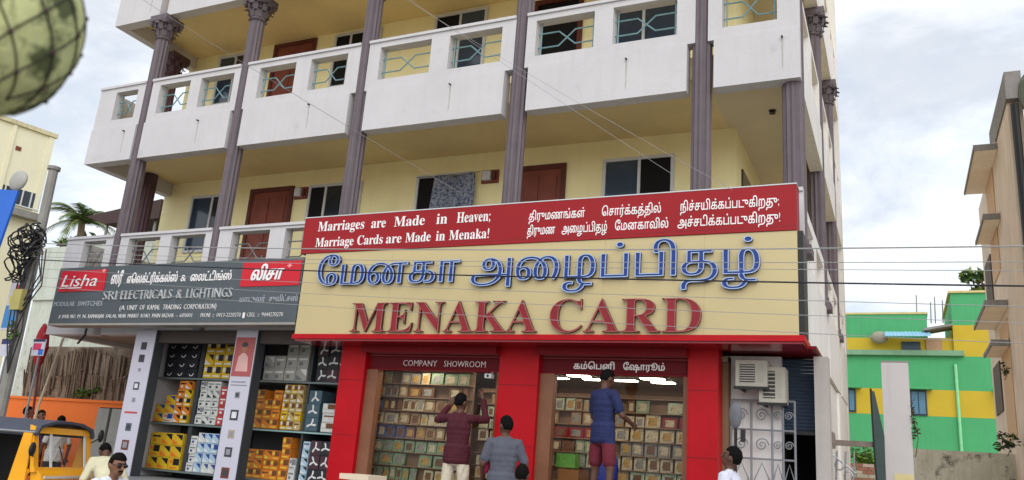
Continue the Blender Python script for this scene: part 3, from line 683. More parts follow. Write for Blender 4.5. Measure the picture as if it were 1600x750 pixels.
# grille gate
gt = thing('grille_gate', 'white wrought iron grille gate folded against the white wall', 'gate', (-1.6, 10.8, 0.2))
GW = mat('gate_white_paint', (128, 130, 134), 0.5, 0.1, 5)
fr = MB()
for x in (-1.93, -1.68, -1.43, -1.3, -1.16): fr.tube([(x, 10.8, 0.2), (x, 10.8, 2.66)], 0.014, 6)
for z in (0.22, 1.1, 1.95, 2.3, 2.66): fr.tube([(-1.94, 10.8, z), (-1.15, 10.8, z)], 0.013, 6)
obj('frame', fr, GW, gt)
sc_ = MB()
def ring(cx, cz, r, a0=0, a1=360, n=14):
    return [(cx + r * math.cos(R(a0 + (a1 - a0) * k / n)), 10.8, cz + r * math.sin(R(a0 + (a1 - a0) * k / n))) for k in range(n + 1)]
for x in (-1.805, -1.555, -1.365, -1.23):
    w_ = 0.055 if x > -1.4 else 0.085
    for z in (2.12, 2.48): sc_.tube([(x + w_ * (1 - k / 26) * math.cos(k * 0.5), 10.8, z + w_ * (1 - k / 26) * math.sin(k * 0.5)) for k in range(24)], 0.008, 5)
    for z0 in (0.3, 1.15):
        h = 0.75; sc_.tube([(x - w_, 10.8, z0), (x - w_, 10.8, z0 + h * 0.75), (x, 10.8, z0 + h), (x + w_, 10.8, z0 + h * 0.75), (x + w_, 10.8, z0)], 0.009, 5)
        sc_.tube([(x, 10.8, z0), (x, 10.8, z0 + h * 0.7)], 0.008, 5)
        sc_.tube(ring(x, z0 + 0.12, w_ * 0.8, 0, 180), 0.008, 5)
obj('scrolls', sc_, GW, gt)
obj('latch', MB().box(-1.32, -1.26, 10.75, 10.79, 1.4, 1.5), BLACK, gt)

# ------------------------------------------------------------------ left shop: poster pillars, shelves, cartons
ls = thing('electrical_shop', 'open fronted electrical shop bay below the grey sign', 'shop front', (-10.1, 10.9, 0))
obj('back_wall', MB().box(-12.24, -7.8, 11.75, 11.85, 0.5, 3.5), mat('dark_shop_wall', (66, 68, 72), 0.8, 0.15, 1), ls)
obj('lintel', MB().box(-12.24, -7.8, 10.62, 10.8, 3.41, 3.5), mat('lintel_grey', (70, 68, 66), 0.7), ls)
obj('floor', MB().box(-12.24, -7.8, 10.0, 11.75, 0.6, 1.0), STEP, ls)
b = MB()
for k in range(4): b.box(-12.3, -7.82, 9.0 + 0.25 * k, 10.0, 0.25 * k, 0.25 * (k + 1) - 0.003 * (k == 3))
obj('steps', b, STEP, ls)
for a, b, c in ((-10.54, -10.46, 11.0), (-8.86, -8.82, 11.06), (-11.34, -11.25, 11.06)): obj('divider', MB().box(a, b, c, 11.74, 1.14, 3.4), SHELFM, ls)
for z in (1.13, 1.93, 2.73): obj('shelf', MB().box(-12.24, -7.8, 11.02, 11.739, z - 0.03, z), mat('shelf_glass_board', (110, 122, 122), 0.3, 0.1, 2), ls)
obj('glass_edge', MB().box(-10.1, -8.0, 11.008, 11.018, 1.9, 1.92), mat('glass_edge', (150, 190, 186), 0.2), ls)
def poster_pillar(label, x0, x1, portrait):
    t = thing('poster_pillar', label, 'pillar', ((x0 + x1) / 2, 10.5, 0), 'white product poster pillars of the electrical shop')
    obj('pillar', MB().box(x0, x1, 10.4, 10.6, 0.2, 3.48), PAPER, t)
    obj('dark_side', MB().box(x1 + 0.001, x1 + 0.02, 10.402, 10.6, 0.2, 3.48), SHELFM, t)
    xc = (x0 + x1) / 2; w_ = x1 - x0
    def pic(kind, z, s, m, m2=None):
        s *= 0.82
        o = obj(kind, MB().box(xc - s / 2, xc + s / 2, 10.394, 10.3985, z - s / 2, z + s / 2), m, t)
        if m2: obj('inset', MB().box(xc - s * 0.3, xc + s * 0.3, 10.391, 10.3935, z - s * 0.3, z + s * 0.3), m2, o)
    DK = mat('print_black', (62, 62, 68), 0.5); GR = mat('print_grey', (140, 142, 150), 0.5); RB = mat('print_redbrown', (112, 58, 48), 0.5); WP = mat('print_white', (220, 220, 226), 0.5)
    if portrait:
        pp = obj('portrait_print', MB().box(x0 + 0.02, x1 - 0.02, 10.394, 10.3985, 2.72, 3.36), mat('portrait_ground', (170, 88, 88), 0.5, 0.1), t)
        b = MB(); b.ell((xc, 10.393, 3.18), (0.06, 0.006, 0.075), 12, 8); obj('face_print', b, mat('print_skin', (168, 116, 92), 0.6), pp)
        b = MB(); b.ell((xc, 10.391, 3.235), (0.065, 0.006, 0.045), 12, 8); obj('hair_print', b, DK, pp)
        b = MB(); b.prism([(xc - 0.13, 2.8), (xc + 0.13, 2.8), (xc + 0.1, 3.04), (xc + 0.03, 3.1), (xc - 0.03, 3.1), (xc - 0.1, 3.04)], 10.391, 10.3935); obj('shirt_print', b, mat('print_pink', (214, 170, 166), 0.6), pp)
        obj('caption_print', MB().box(x0 + 0.05, x1 - 0.1, 10.395, 10.3985, 2.62, 2.64).box(x0 + 0.05, x1 - 0.06, 10.395, 10.3985, 2.57, 2.585), GR, t)
        pic('switch_print', 2.42, 0.12, GR, DK); pic('switch_print', 2.1, 0.2, DK, WP); pic('switch_print', 1.8, 0.16, mat('print_tan', (170, 158, 140), 0.5), GR)
        pic('switch_print', 1.52, 0.18, DK, GR); pic('switch_print', 1.2, 0.2, RB, DK)
    else:
        for z in (3.2, 2.98): pic('lamp_print', z, 0.16, DK)
        pic('switch_print', 2.78, 0.07, GR); pic('switch_print', 2.5, 0.16, DK, WP); pic('switch_print', 2.26, 0.09, GR)
        obj('caption_print', MB().box(x0 + 0.08, x1 - 0.1, 10.395, 10.3985, 2.03, 2.06), mat('print_red', (190, 70, 70), 0.5), t)
        pic('switch_print', 1.8, 0.16, mat('print_slate', (84, 98, 104), 0.5), DK); pic('switch_print', 1.5, 0.2, RB, GR)
poster_pillar('white pillar of switch pictures at the left edge of the electrical shop', -12.28, -11.8, False)
poster_pillar('white poster pillar with a portrait print between the two shelf bays', -9.95, -9.5, True)

BOXM = {k: mat('carton_' + k, c, 0.5, 0.08, 6) for k, c in (('black', (40, 42, 48)), ('yellow', (214, 178, 44)), ('orange', (214, 128, 44)), ('white', (206, 208, 204)), ('tan', (190, 168, 110)), ('teal', (70, 96, 108)), ('lightblue', (170, 196, 214)), ('grey', (170, 170, 164)), ('red', (186, 60, 60)), ('maroon', (72, 50, 58)))}
PRN = {k: mat('carton_print_' + k, c, 0.5, 0.1, 6) for k, c in (('black', (30, 30, 36)), ('white', (225, 225, 225)), ('blue', (40, 70, 140)), ('yellow', (226, 200, 70)), ('orange', (222, 120, 40)), ('brown', (110, 72, 40)), ('grey', (120, 124, 130)))}
def carton(x0, x1, z0, z1, y0, body, art, pm, pm2, label, group):
    w_, h = x1 - x0, z1 - z0; y1 = y0 + 0.36; xc, zc = (x0 + x1) / 2, (z0 + z1) / 2
    t = thing('product_carton', label, 'carton', (xc, (y0 + y1) / 2, z0), group)
    obj('box', MB().box(x0, x1, y0, y1, z0, z1), BOXM[body], t)
    b = MB(); ya, yb = y0 - 0.003, y0 - 0.0005
    if art == 'fan':
        r = min(w_, h) * 0.44; s = r * 0.22
        for k in range(3):
            a = R(90 + 120 * k + random.uniform(-25, 25)); d = Vector((math.cos(a), math.sin(a))); n = Vector((-d.y, d.x))
            p = [Vector((xc, zc)) + d * q + n * o for q, o in ((0.1 * r, -s * 0.5), (r * 0.6, -s * 0.9), (r, -s * 0.3), (r, s), (r * 0.6, s * 0.7), (0.1 * r, s * 0.5))]
            b.prism([(q.x, q.y) for q in p], ya, yb, 0)
        b.lathe([(r * 0.2, 0), (r * 0.2, 0.0035)], (0, 0, 0), 10); n = 20
        b.v[-n:] = [(xc + v[0], y0 - 0.0045 + v[2], zc + v[1]) for v in b.v[-n:]]
    elif art == 'photo':
        b.box(xc - w_ * 0.1, xc + w_ * 0.46, ya, yb, z0 + h * 0.4, z0 + h * 0.94, 0)
        b.box(x0 + w_ * 0.08, xc - w_ * 0.16, ya, yb, z0 + h * 0.55, z0 + h * 0.85, 1); b.box(x0 + w_ * 0.08, x1 - w_ * 0.2, ya, yb, z0 + h * 0.12, z0 + h * 0.24, 1)
    elif art == 'tri':
        b.prism([(xc - w_ * 0.2, z0 + h * 0.92), (x1 - w_ * 0.05, z0 + h * 0.92), (x1 - w_ * 0.05, z0 + h * 0.4)], ya, yb, 0)
        b.prism([(x0 + w_ * 0.05, z0 + h * 0.08), (x0 + w_ * 0.7, z0 + h * 0.08), (x0 + w_ * 0.05, z0 + h * 0.5)], ya, yb, 1)
    elif art == 'ring':
        pts = [(xc + r_ * math.cos(R(a)), zc + r_ * math.sin(R(a))) for r_, rng in ((min(w_, h) * 0.36, range(200, 380, 20)), (min(w_, h) * 0.26, range(360, 180, -20))) for a in rng]
        n = len(pts); b.prism(pts, ya, yb, 0)
    else:
        b.box(x0 + w_ * 0.12, x1 - w_ * 0.12, ya, yb, z0 + h * 0.6, z0 + h * 0.75, 0); b.box(x0 + w_ * 0.2, x0 + w_ * 0.5, ya, yb, z0 + h * 0.2, z0 + h * 0.45, 1)
    obj('print', b, [PRN[pm], PRN[pm2]], t)
def stack(x0, x1, z0, z1, nx, nz, body, art, pm, pm2, label, skip=0.0):
    dx, dz = (x1 - x0) / nx, (z1 - z0) / nz
    for j in range(nz):
        for i in range(nx):
            if j == nz - 1 and random.random() < skip: continue
            jx = random.uniform(-0.004, 0.004); bd = body if isinstance(body, str) else random.choice(body)
            ar = art if art in ('fan', 'ring') or random.random() < 0.6 else random.choice(['tri', 'photo', 'plain'])
            carton(x0 + dx * i + 0.004 + jx, x0 + dx * (i + 1) - 0.004 + jx, z0 + dz * j + 0.001, z0 + dz * (j + 1) - 0.004, 11.05 + random.uniform(0, 0.03), bd, ar, pm, pm2, label, label + ' group')
stack(-12.18, -11.38, 2.74, 3.4, 3, 4, 'black', 'ring', 'white', 'white', 'black carton with white curve on the top shelf, left bay')
stack(-11.22, -10.58, 2.74, 3.4, 3, 3, 'yellow', 'photo', 'black', 'white', 'yellow carton with dark picture on the top shelf')
stack(-12.22, -11.76, 1.94, 2.42, 2, 3, ['white', 'orange', 'yellow'], 'tri', 'blue', 'orange', 'white and orange carton in the short stack on the middle shelf', 0.4)
stack(-11.75, -11.4, 1.94, 2.68, 2, 5, ['orange', 'yellow'], 'tri', 'black', 'white', 'orange carton in the tall stack on the middle shelf')
stack(-11.22, -10.74, 1.94, 2.69, 3, 5, 'white', 'plain', 'grey', 'black', 'white carton with small print on the middle shelf')
stack(-10.73, -10.56, 1.94, 2.6, 1, 4, 'red', 'plain', 'white', 'white', 'red and white carton at the bay divider, middle shelf')
stack(-12.2, -11.41, 1.135, 1.76, 3, 3, 'yellow', 'tri', 'black', 'orange', 'yellow carton with black corner on the lowest shelf')
stack(-11.24, -11.08, 1.135, 1.74, 1, 4, 'white', 'plain', 'grey', 'blue', 'narrow white carton beside the blue printed ones, lowest shelf')
stack(-11.07, -10.58, 1.135, 1.8, 3, 4, ['lightblue', 'white'], 'tri', 'blue', 'white', 'pale blue carton with blue corner on the lowest shelf', 0.3)
stack(-9.86, -9.4, 2.74, 3.16, 2, 2, 'grey', 'plain', 'white', 'grey', 'pale grey carton on the top shelf, lower pile')
stack(-9.39, -8.92, 2.74, 3.4, 2, 3, 'grey', 'plain', 'white', 'grey', 'pale grey carton on the top shelf, taller pile')
stack(-8.74, -8.08, 2.74, 3.38, 3, 3, ['black', 'maroon'], 'fan', 'white', 'white', 'black carton with white fan print on the top shelf')
stack(-9.91, -9.37, 1.94, 2.58, 3, 4, 'orange', 'photo', 'brown', 'yellow', 'orange carton next to the portrait pillar, middle shelf', 0.3)
stack(-9.34, -8.92, 1.94, 2.68, 3, 5, ['tan', 'tan', 'yellow'], 'photo', 'brown', 'white', 'tan carton in the pile on the middle shelf')
stack(-8.82, -8.56, 1.94, 2.6, 1, 3, 'teal', 'fan', 'white', 'white', 'teal carton with fan print on the middle shelf')
stack(-8.5, -7.98, 1.94, 2.55, 2, 4, ['tan', 'white'], 'photo', 'brown', 'white', 'tan carton near the red pier, middle shelf', 0.4)
stack(-9.93, -9.24, 1.135, 1.6, 4, 3, 'orange', 'photo', 'brown', 'yellow', 'orange carton on the lowest shelf, low front pile')
stack(-9.23, -9.05, 1.135, 1.82, 1, 4, 'orange', 'photo', 'brown', 'yellow', 'orange carton on the lowest shelf, taller pile')
stack(-9.04, -8.9, 1.135, 1.5, 1, 2, 'white', 'plain', 'grey', 'grey', 'plain white carton beside the orange pile, lowest shelf')
stack(-8.8, -8.66, 1.135, 1.78, 1, 5, 'lightblue', 'tri', 'black', 'white', 'narrow pale carton beside the fan prints, lowest shelf')
stack(-8.65, -8.02, 1.135, 1.8, 3, 3, ['maroon', 'black'], 'fan', 'white', 'white', 'dark carton with white fan print on the lowest shelf')
#PART2
# ------------------------------------------------------------------ street on the left
ORANGE = mat('orange_wall_paint', (226, 112, 40), 0.7, 0.06, 1.2, streak=0.2, streak_rgb=(186, 86, 30))
t = thing('orange_wall', 'low orange painted wall behind the rickshaw', 'wall', (-16.5, 12.4, 0))
obj('wall', MB().box(-21, -12.42, 12.3, 12.5, 0, 2.27), ORANGE, t)
obj('coping', MB().box(-21, -12.42, 12.27, 12.53, 2.272, 2.33), ORANGE, t)
t = thing('grey_door', 'grey metal double door standing open a crack in the orange wall', 'door', (-14.45, 12.1, 0))
GD = mat('grey_door_paint', (140, 140, 136), 0.6, 0.08, 2, streak=0.2)
for a, b in ((-14.92, -14.6), (-14.52, -14.16)):
    lf = obj('leaf', MB().box(a, b, 12.06, 12.11, 0.1, 2.16), GD, t)
    obj('rail', MB().box(a + 0.04, b - 0.04, 12.045, 12.058, 0.8, 0.86).box(a + 0.04, b - 0.04, 12.045, 12.058, 1.5, 1.56), GD, lf)
obj('painted_dark_gap', MB().box(-14.96, -14.1, 12.13, 12.2, 0, 2.18), DARK, t)  # near-black sheet painted as shade behind the parted leaves
# brown thatch screen
th = MB()
for i in range(110):
    x = -18.2 + 3.5 * random.random(); z1 = 3.4 + 0.07 * math.sin(x * 3) - 0.08 * random.random() - 0.5 * (random.random() < 0.4); dx = random.uniform(-0.05, 0.05); wd = random.uniform(0.02, 0.06); y = 12.57 + random.random() * 0.05
    z0 = 2.2 + random.random() * 0.8
    th.add([(x, y, z0), (x + wd, y, z0), (x + wd + dx, y - 0.05, z1), (x + dx, y - 0.05, z1), (x, y + 0.02, z0), (x + wd, y + 0.02, z0), (x + wd + dx, y - 0.03, z1), (x + dx, y - 0.03, z1)], [(0, 1, 2, 3), (7, 6, 5, 4), (0, 3, 7, 4), (1, 5, 6, 2)], i % 3)
for k in range(16):
    za = 2.1 + 0.085 * k
    th.add([(-18.2, 12.66 - 0.002 * k, za), (-14.7, 12.66 - 0.002 * k, za + 0.02 * math.sin(k)), (-14.7, 12.63 - 0.002 * k, za + 0.12), (-18.2, 12.63 - 0.002 * k, za + 0.11 + 0.02 * math.cos(k * 2))], [(0, 1, 2, 3)], 3)
th.box(-18.2, -14.7, 12.8, 12.86, 1.0, 3.4, 3)
solo('thatch_fence', th, [mat('thatch_brown', (116, 98, 82), 0.9, 0.3, 3), mat('thatch_grey', (128, 112, 96), 0.9, 0.3, 3), mat('thatch_dark', (98, 80, 66), 0.9, 0.3, 6), mat('thatch_mat', (132, 114, 98), 0.9, 0.25, 7, 0.6, 45, streak=0.9, streak_rgb=(72, 58, 48), blot=((160, 150, 134), 0.52, 0.66, 3.0))], 'ragged brown thatch fence above the orange wall', 'fence')
# leaf clouds
def leaves(mb, c, rad, n, size, m=3, flat=0.5, seed=1, clump=7):
    rn = random.Random(seed); cl = []
    for _ in range(clump):
        d = Vector((rn.gauss(0, 1), rn.gauss(0, 1), rn.gauss(0, 1))).normalized() * rn.uniform(0.3, 0.85)
        cl.append((Vector((d.x * rad[0], d.y * rad[1], d.z * rad[2])), rn.uniform(0.3, 0.55)))
    for _ in range(n):
        o, s = rn.choice(cl); d = Vector((rn.gauss(0, 1), rn.gauss(0, 1), rn.gauss(0, 1))).normalized() * (rn.random() ** 0.4)
        p = Vector(c) + o + Vector((d.x * rad[0], d.y * rad[1], d.z * rad[2])) * s
        a = Vector((rn.gauss(0, 1), rn.gauss(0, 1), rn.gauss(0, flat))).normalized(); b = a.orthogonal().normalized(); b.rotate(Matrix.Rotation(rn.uniform(0, 6.28), 3, a))
        q = size * rn.uniform(0.6, 1.3)
        mb.add([p - a * q, p + b * q * 0.38, p + a * q, p - b * q * 0.38], [(0, 1, 2, 3)], rn.randrange(m))
    return mb
LEAF = [mat('leaf_green', (74, 104, 46), 0.6, 0.2, 3), mat('leaf_dark', (46, 72, 34), 0.6, 0.2, 3), mat('leaf_light', (120, 142, 62), 0.6, 0.2, 3)]
def plant(name, label, cat, c, rad, n, size, seed, trunk_to=None, tr=0.05, lm=LEAF):
    base = (c[0], c[1], trunk_to if trunk_to is not None else c[2] - rad[2])
    t = thing(name, label, cat, base)
    obj('crown', leaves(MB(), c, rad, n, size, 3, 0.6, seed), lm, t, fix=False)
    k = MB(); k.tube([base, (c[0] + 0.05, c[1], (base[2] + c[2]) / 2), (c[0], c[1], c[2])], [tr, tr * 0.8, tr * 0.5], 7)
    rn = random.Random(seed)
    for _ in range(6):
        k.tube([(c[0], c[1], c[2] - rad[2] * 0.4), (c[0] + rn.uniform(-0.7, 0.7) * rad[0], c[1] + rn.uniform(-0.7, 0.7) * rad[1], c[2] + rn.uniform(-0.1, 0.7) * rad[2])], [tr * 0.5, tr * 0.15], 5)
    obj('trunk', k, mat('bark', (96, 80, 64), 0.9, 0.2, 6), t)
    return t
plant('bush', 'small green weed bush growing at the foot of the thatch', 'bush', (-16.0, 12.56, 2.52), (0.5, 0.1, 0.16), 260, 0.05, 3, 2.33, 0.012)
plant('bush', 'yellow green creeper on the whitewashed wall above the thatch', 'plant', (-15.4, 13.7, 3.95), (0.22, 0.12, 0.22), 160, 0.05, 4, 3.6, 0.012)
# whitewashed old house with broken roof
t = thing('whitewashed_house', 'old whitewashed house with peeling grey green walls', 'house', (-18.5, 14.2, 0))
WW = mat('whitewash', (198, 204, 192), 0.85, 0.08, 1.5, 0.2, 20, streak=0.55, streak_rgb=(130, 140, 128), blot=((150, 152, 142), 0.56, 0.72, 3.0))
obj('front_wall', MB().box(-20.6, -14.95, 14.0, 14.3, 0, 6.35).box(-20.6, -14.95, 13.93, 13.999, 4.9, 5.0), WW, t)
obj('side_wall', MB().box(-15.2, -14.95, 14.31, 19.0, 0, 6.0).box(-20.6, -20.35, 14.31, 19, 0, 6.0), WW, t)
obj('doorway_panel', MB().box(-19.6, -18.5, 13.9, 13.98, 1.2, 3.4), mat('beige_board', (186, 168, 150), 0.7, 0.06, 1.5, streak=0.2), t)
obj('panel_edge', MB().box(-19.72, -19.605, 13.88, 13.985, 1.2, 3.45), BLACK, t)
rf = MB(); rn = random.Random(5)
for i in range(46):
    c = Vector((rn.uniform(-21, -15.0), rn.uniform(14.2, 16.0), 6.3 + rn.random() * 0.35)); e = Matrix.Translation(c) @ Matrix.Rotation(rn.uniform(-0.5, 0.5), 4, 'Z') @ Matrix.Rotation(rn.uniform(-0.35, 0.35), 4, 'Y') @ Matrix.Rotation(rn.uniform(0.1, 0.6), 4, 'X')
    rf.obox(e, rn.uniform(0.4, 1.3), rn.uniform(0.1, 0.5), 0.03, i % 3)
rf.box(-20.9, -14.9, 14.1, 18.9, 6.2, 6.3, 0)
obj('broken_roof', rf, [mat('roof_sheet_grey', (150, 144, 132), 0.9, 0.2, 3), mat('roof_sheet_dark', (90, 84, 76), 0.9, 0.2, 3), mat('roof_sheet_pale', (190, 180, 160), 0.9, 0.2, 3)], t)
t = thing('lean_to_roof', 'dark maroon sloping sheet roof behind the first column', 'roof', (-19.8, 15.4, 6.4))
obj('sheet', MB().prism([(-20.9, 7.62), (-18.0, 7.95), (-18.0, 7.4), (-20.1, 7.35)], 15.2, 16.5), mat('dark_roof_sheet', (70, 52, 52), 0.7, 0.15, 3), t)
obj('post', MB().tube([(-20.2, 15.4, 6.3), (-20.2, 15.4, 7.6)], 0.04, 6), CHROME, t); obj('post', MB().tube([(-18.3, 15.4, 6.3), (-18.3, 15.4, 7.6)], 0.04, 6), CHROME, t)
# pale block seen under the balcony beside the first column
t = thing('rear_house', 'pale grey and yellow house block behind the balcony end', 'house', (-21, 21, 0))
obj('wall', MB().box(-24, -18.4, 20, 24, 0, 8.6), mat('rear_house_grey', (190, 186, 172), 0.8, 0.06, 1, streak=0.3), t)
obj('roof_edge', MB().box(-24.2, -18.2, 19.8, 24.2, 8.61, 8.8), CONCRETE, t)
obj('yellow_panel', MB().box(-20.3, -19.0, 19.96, 19.999, 6.9, 8.3), mat('rear_yellow', (206, 190, 120), 0.8, 0.06, 1), t)
# coconut palm
t = thing('palm_tree', 'coconut palm with ragged fronds above the broken roof', 'palm', (-24.4, 18.3, 0))
pc = Vector((-24.9, 18, 8.55))
obj('trunk', MB().tube([(-24.4, 18.3, 0), (-24.45, 18.1, 5), pc], [0.2, 0.15, 0.11], 10), mat('palm_bark', (120, 106, 88), 0.9, 0.2, 5), t)
fr = MB(); rn = random.Random(11)
for k in range(17):
    az = 2 * math.pi * k / 17 + rn.uniform(-0.2, 0.2); el = rn.uniform(0.1, 1.25); Lh = rn.uniform(1.15, 1.75)
    h = Vector((math.cos(az), math.sin(az), 0)); pts = []
    for i in range(9):
        s = i / 8; pts.append(pc + h * (Lh * s * math.cos(el) + 0.1 * s) + Vector((0, 0, Lh * s * math.sin(el) - 1.1 * s * s * (0.6 + 0.5 * math.cos(el)))))
    fr.tube(pts, [0.03 - 0.0028 * i for i in range(9)], 5, 2)
    for i in range(1, 9):
        for q in range(3):
            p = pts[i - 1].lerp(pts[i], q / 3); d = (pts[i] - pts[i - 1]).normalized(); sd_ = d.cross(Vector((0, 0, 1))).normalized()
            ln = (0.42 if i < 7 else 0.3) * rn.uniform(0.8, 1.15)
            for sgn in (-1, 1):
                tip = p + (sd_ * sgn * 0.75 + d * 0.65 + Vector((0, 0, -0.38))).normalized() * ln; w_ = d * 0.03
                fr.add([p - w_, p + w_, tip], [(0, 1, 2)], (i + q) % 2)
obj('crown', fr, [mat('palm_leaf', (104, 128, 70), 0.55, 0.2, 3), mat('palm_leaf_dark', (70, 92, 48), 0.55, 0.2, 3), mat('palm_rib', (150, 150, 96), 0.6, 0.1, 3)], t, fix=False)
plant('bush', 'light green tree tops behind the broken roof', 'tree', (-26.2, 19.0, 8.0), (1.6, 0.9, 0.6), 700, 0.16, 8, 0, 0.1)
# cream building far left (turned wall)
cb = thing('cream_building', 'tall cream building with dark louvre window at the top left', 'building', (-30, 14, 0))
u = Vector((0.197, 0.9804, 0)); n_ = Vector((0.9804, -0.197, 0)); o0 = Vector((-27.35, 18, 0))
def fbox(mb, ua, ub, za, zb, d0, d1, m=0):
    p = [o0 + u * a + n_ * d for d in (d0, d1) for a in (ua, ub)]
    vs = [(q.x, q.y, z) for z in (za, zb) for q in (p[0], p[1], p[3], p[2])]
    return mb.add(vs, [(0, 3, 2, 1), (4, 5, 6, 7), (0, 1, 5, 4), (1, 2, 6, 5), (2, 3, 7, 6), (3, 0, 4, 7)], m)
CRM = mat('cream_building_paint', (230, 224, 196), 0.8, 0.04, 0.8, streak=0.15, streak_rgb=(190, 180, 146))
obj('wall', fbox(MB(), -8, 0.0, 0, 11.85, -5, 0), CRM, cb)
obj('wall_rib', fbox(MB(), -1.42, -1.3, 8, 11.84, 0.003, 0.06), CRM, cb)
obj('corner_pilaster', fbox(MB(), -0.2, -0.002, 6, 11.84, 0.003, 0.05), CRM, cb)
obj('cornice', fbox(MB(), -8.1, 0.06, 11.852, 12.0, -5.1, 0.1), mat('cream_cornice', (206, 196, 160), 0.8, 0.06, 1, streak=0.5), cb)
obj('vent', fbox(MB(), -1.18, -1.0, 10.98, 11.13, 0.002, 0.02), mat('vent_brown', (120, 66, 50), 0.8, 0.1, 3), cb)
wn_ = obj('window', fbox(MB(), -1.8, 0.0, 9.1, 9.66, 0.002, 0.03), DGLASS, cb)
b = MB()
for k in range(7): fbox(b, -1.8 + 0.29 * k, -1.76 + 0.29 * k, 9.1, 9.66, 0.031, 0.07)
fbox(b, -1.8, 0.0, 9.06, 9.1, 0.002, 0.08); obj('bars', b, ALU, wn_)
obj('sunshade', fbox(MB(), -1.9, 0.1, 8.66, 8.9, 0.002, 0.4), CONCRETE, cb)
# concrete pole with cables
pt = thing('utility_pole', 'slim concrete pole with a bundle of black cables', 'pole', (-13.4, 9, 0))
obj('shaft', MB().tube([(-13.4, 9, 0), (-13.42, 9, 3.0), (-13.5, 9, 6.12)], [0.1, 0.09, 0.08], 10), CONCRETE, pt)
obj('cap', MB().lathe([(0.11, 0), (0.11, 0.06)], (-13.5, 9, 6.12), 10), CONCRETE, pt)
b = MB(); rn = random.Random(2)
for k in range(20):
    cx, cz, rr = -13.62 + rn.uniform(-0.18, 0.3), 4.62 + rn.uniform(-0.35, 0.25), rn.uniform(0.12, 0.34); sq = rn.uniform(0.35, 0.9); ph = rn.uniform(0, 6)
    b.tube([(cx + rr * sq * math.cos(ph + 2 * math.pi * i / 16), 8.86 + 0.1 * math.sin(i + k), cz + rr * math.sin(ph + 2 * math.pi * i / 16)) for i in range(16)], 0.014, 5, 0, True)
obj('cable_coil', b, BLACK, pt)
b = MB()
for k in range(7):
    x = -13.5 + 0.05 * k; b.tube([(x, 8.87, 4.4), (x + rn.uniform(-0.05, 0.2), 8.85, 3.8), (x + rn.uniform(-0.1, 0.1), 8.87, 3.2), (-13.3, 8.89, 2.5)], 0.012, 5)
for k in range(3): b.tube([(-13.2 + 0.1 * k, 8.86, 4.6), (-12.98 + 0.05 * k, 8.84, 4.15 - 0.1 * k), (-13.3, 8.87, 3.7 - 0.1 * k)], 0.011, 5)
obj('loose_cable', b, BLACK, pt)
obj('junction_box', MB().box(-13.52, -13.28, 8.8, 8.9, 3.55, 3.9), mat('olive_box', (170, 160, 96), 0.6, 0.1, 4), pt)
plant('pole_creeper', 'green creeper clinging to the concrete pole', 'plant', (-13.42, 8.88, 3.2), (0.14, 0.08, 0.28), 120, 0.04, 9, 2.9, 0.008)
# blue banner, disc, small boards, flag
t = thing('blue_banner', 'bright blue banner board at the left edge', 'banner', (-14.7, 9.0, 0))
BLU = mat('banner_blue', (34, 104, 206), 0.5, 0.08, 2)
obj('board', MB().prism([(-15.6, 4.5), (-14.5, 4.5), (-14.3, 5.78), (-15.6, 5.95)], 8.96, 9.0), BLU, t)
obj('post', MB().tube([(-14.75, 9.03, 0), (-14.75, 9.03, 5.7)], 0.03, 6), CHROME, t)
obj('lower_board', MB().box(-15.4, -14.55, 8.955, 8.995, 4.02, 4.47), mat('banner_navy', (36, 44, 86), 0.5, 0.1, 2), t)
t = thing('dish_antenna', 'round grey dish antenna above the blue banner', 'dish', (-14.55, 9.1, 5.7))
b = MB(); b.ell((-14.5, 9.05, 6.02), (0.24, 0.07, 0.2), 16, 8); obj('dish', b, mat('dish_grey', (170, 168, 162), 0.5, 0.06, 3), t, True)
obj('arm', MB().tube([(-14.6, 9.1, 5.7), (-14.52, 9.1, 6.0)], 0.02, 6), CHROME, t)
def board(label, x0, x1, z0, z1, y, stripes):
    t = thing('small_signboard', label, 'signboard', ((x0 + x1) / 2, y, 0), 'small boards beside the pole')
    p = obj('board', MB().box(x0, x1, y - 0.02, y, z0, z1), PAPER, t)
    for (a, b_, c, d, rgb) in stripes:
        obj('print', MB().box(x0 + (x1 - x0) * a, x0 + (x1 - x0) * b_, y - 0.024, y - 0.0205, z0 + (z1 - z0) * c, z0 + (z1 - z0) * d), mat('ink_%d_%d_%d' % rgb, rgb, 0.5, 0.06, 3), p)
    obj('post', MB().tube([((x0 + x1) / 2, y + 0.03, 0), ((x0 + x1) / 2, y + 0.03, z1)], 0.018, 5), CHROME, t)
board('white poster board with pink and blue oval print right of the pole', -13.32, -13.02, 2.84, 3.12, 9.25, [(0.1, 0.75, 0.35, 0.75, (206, 60, 100)), (0.6, 0.98, 0.05, 0.4, (50, 110, 190)), (0.0, 1.0, 0.85, 1.0, (50, 56, 90))])
board('white poster board with navy top left of the pole', -14.15, -13.75, 2.82, 3.12, 9.25, [(0, 1, 0.7, 1, (44, 50, 110)), (0.3, 0.7, 0.3, 0.6, (180, 190, 220))])
board('tall white board with red and blue print at the left edge', -14.5, -14.0, 3.3, 4.2, 9.4, [(0.3, 0.6, 0.8, 0.92, (200, 50, 60)), (0.1, 0.8, 0.55, 0.7, (210, 190, 60)), (0.0, 0.95, 0.05, 0.5, (60, 130, 190))])
t = thing('furled_flag', 'red furled flag on a thin pole below the grey sign', 'flag', (-15.4, 10.95, 0))
obj('pole', MB().tube([(-15.3, 11, 0), (-15.42, 11, 2.0), (-15.64, 11, 3.72)], 0.022, 6), mat('flag_pole_red', (96, 34, 36), 0.6), t)
b = MB(); rn = random.Random(3); rows = 12; vs = []
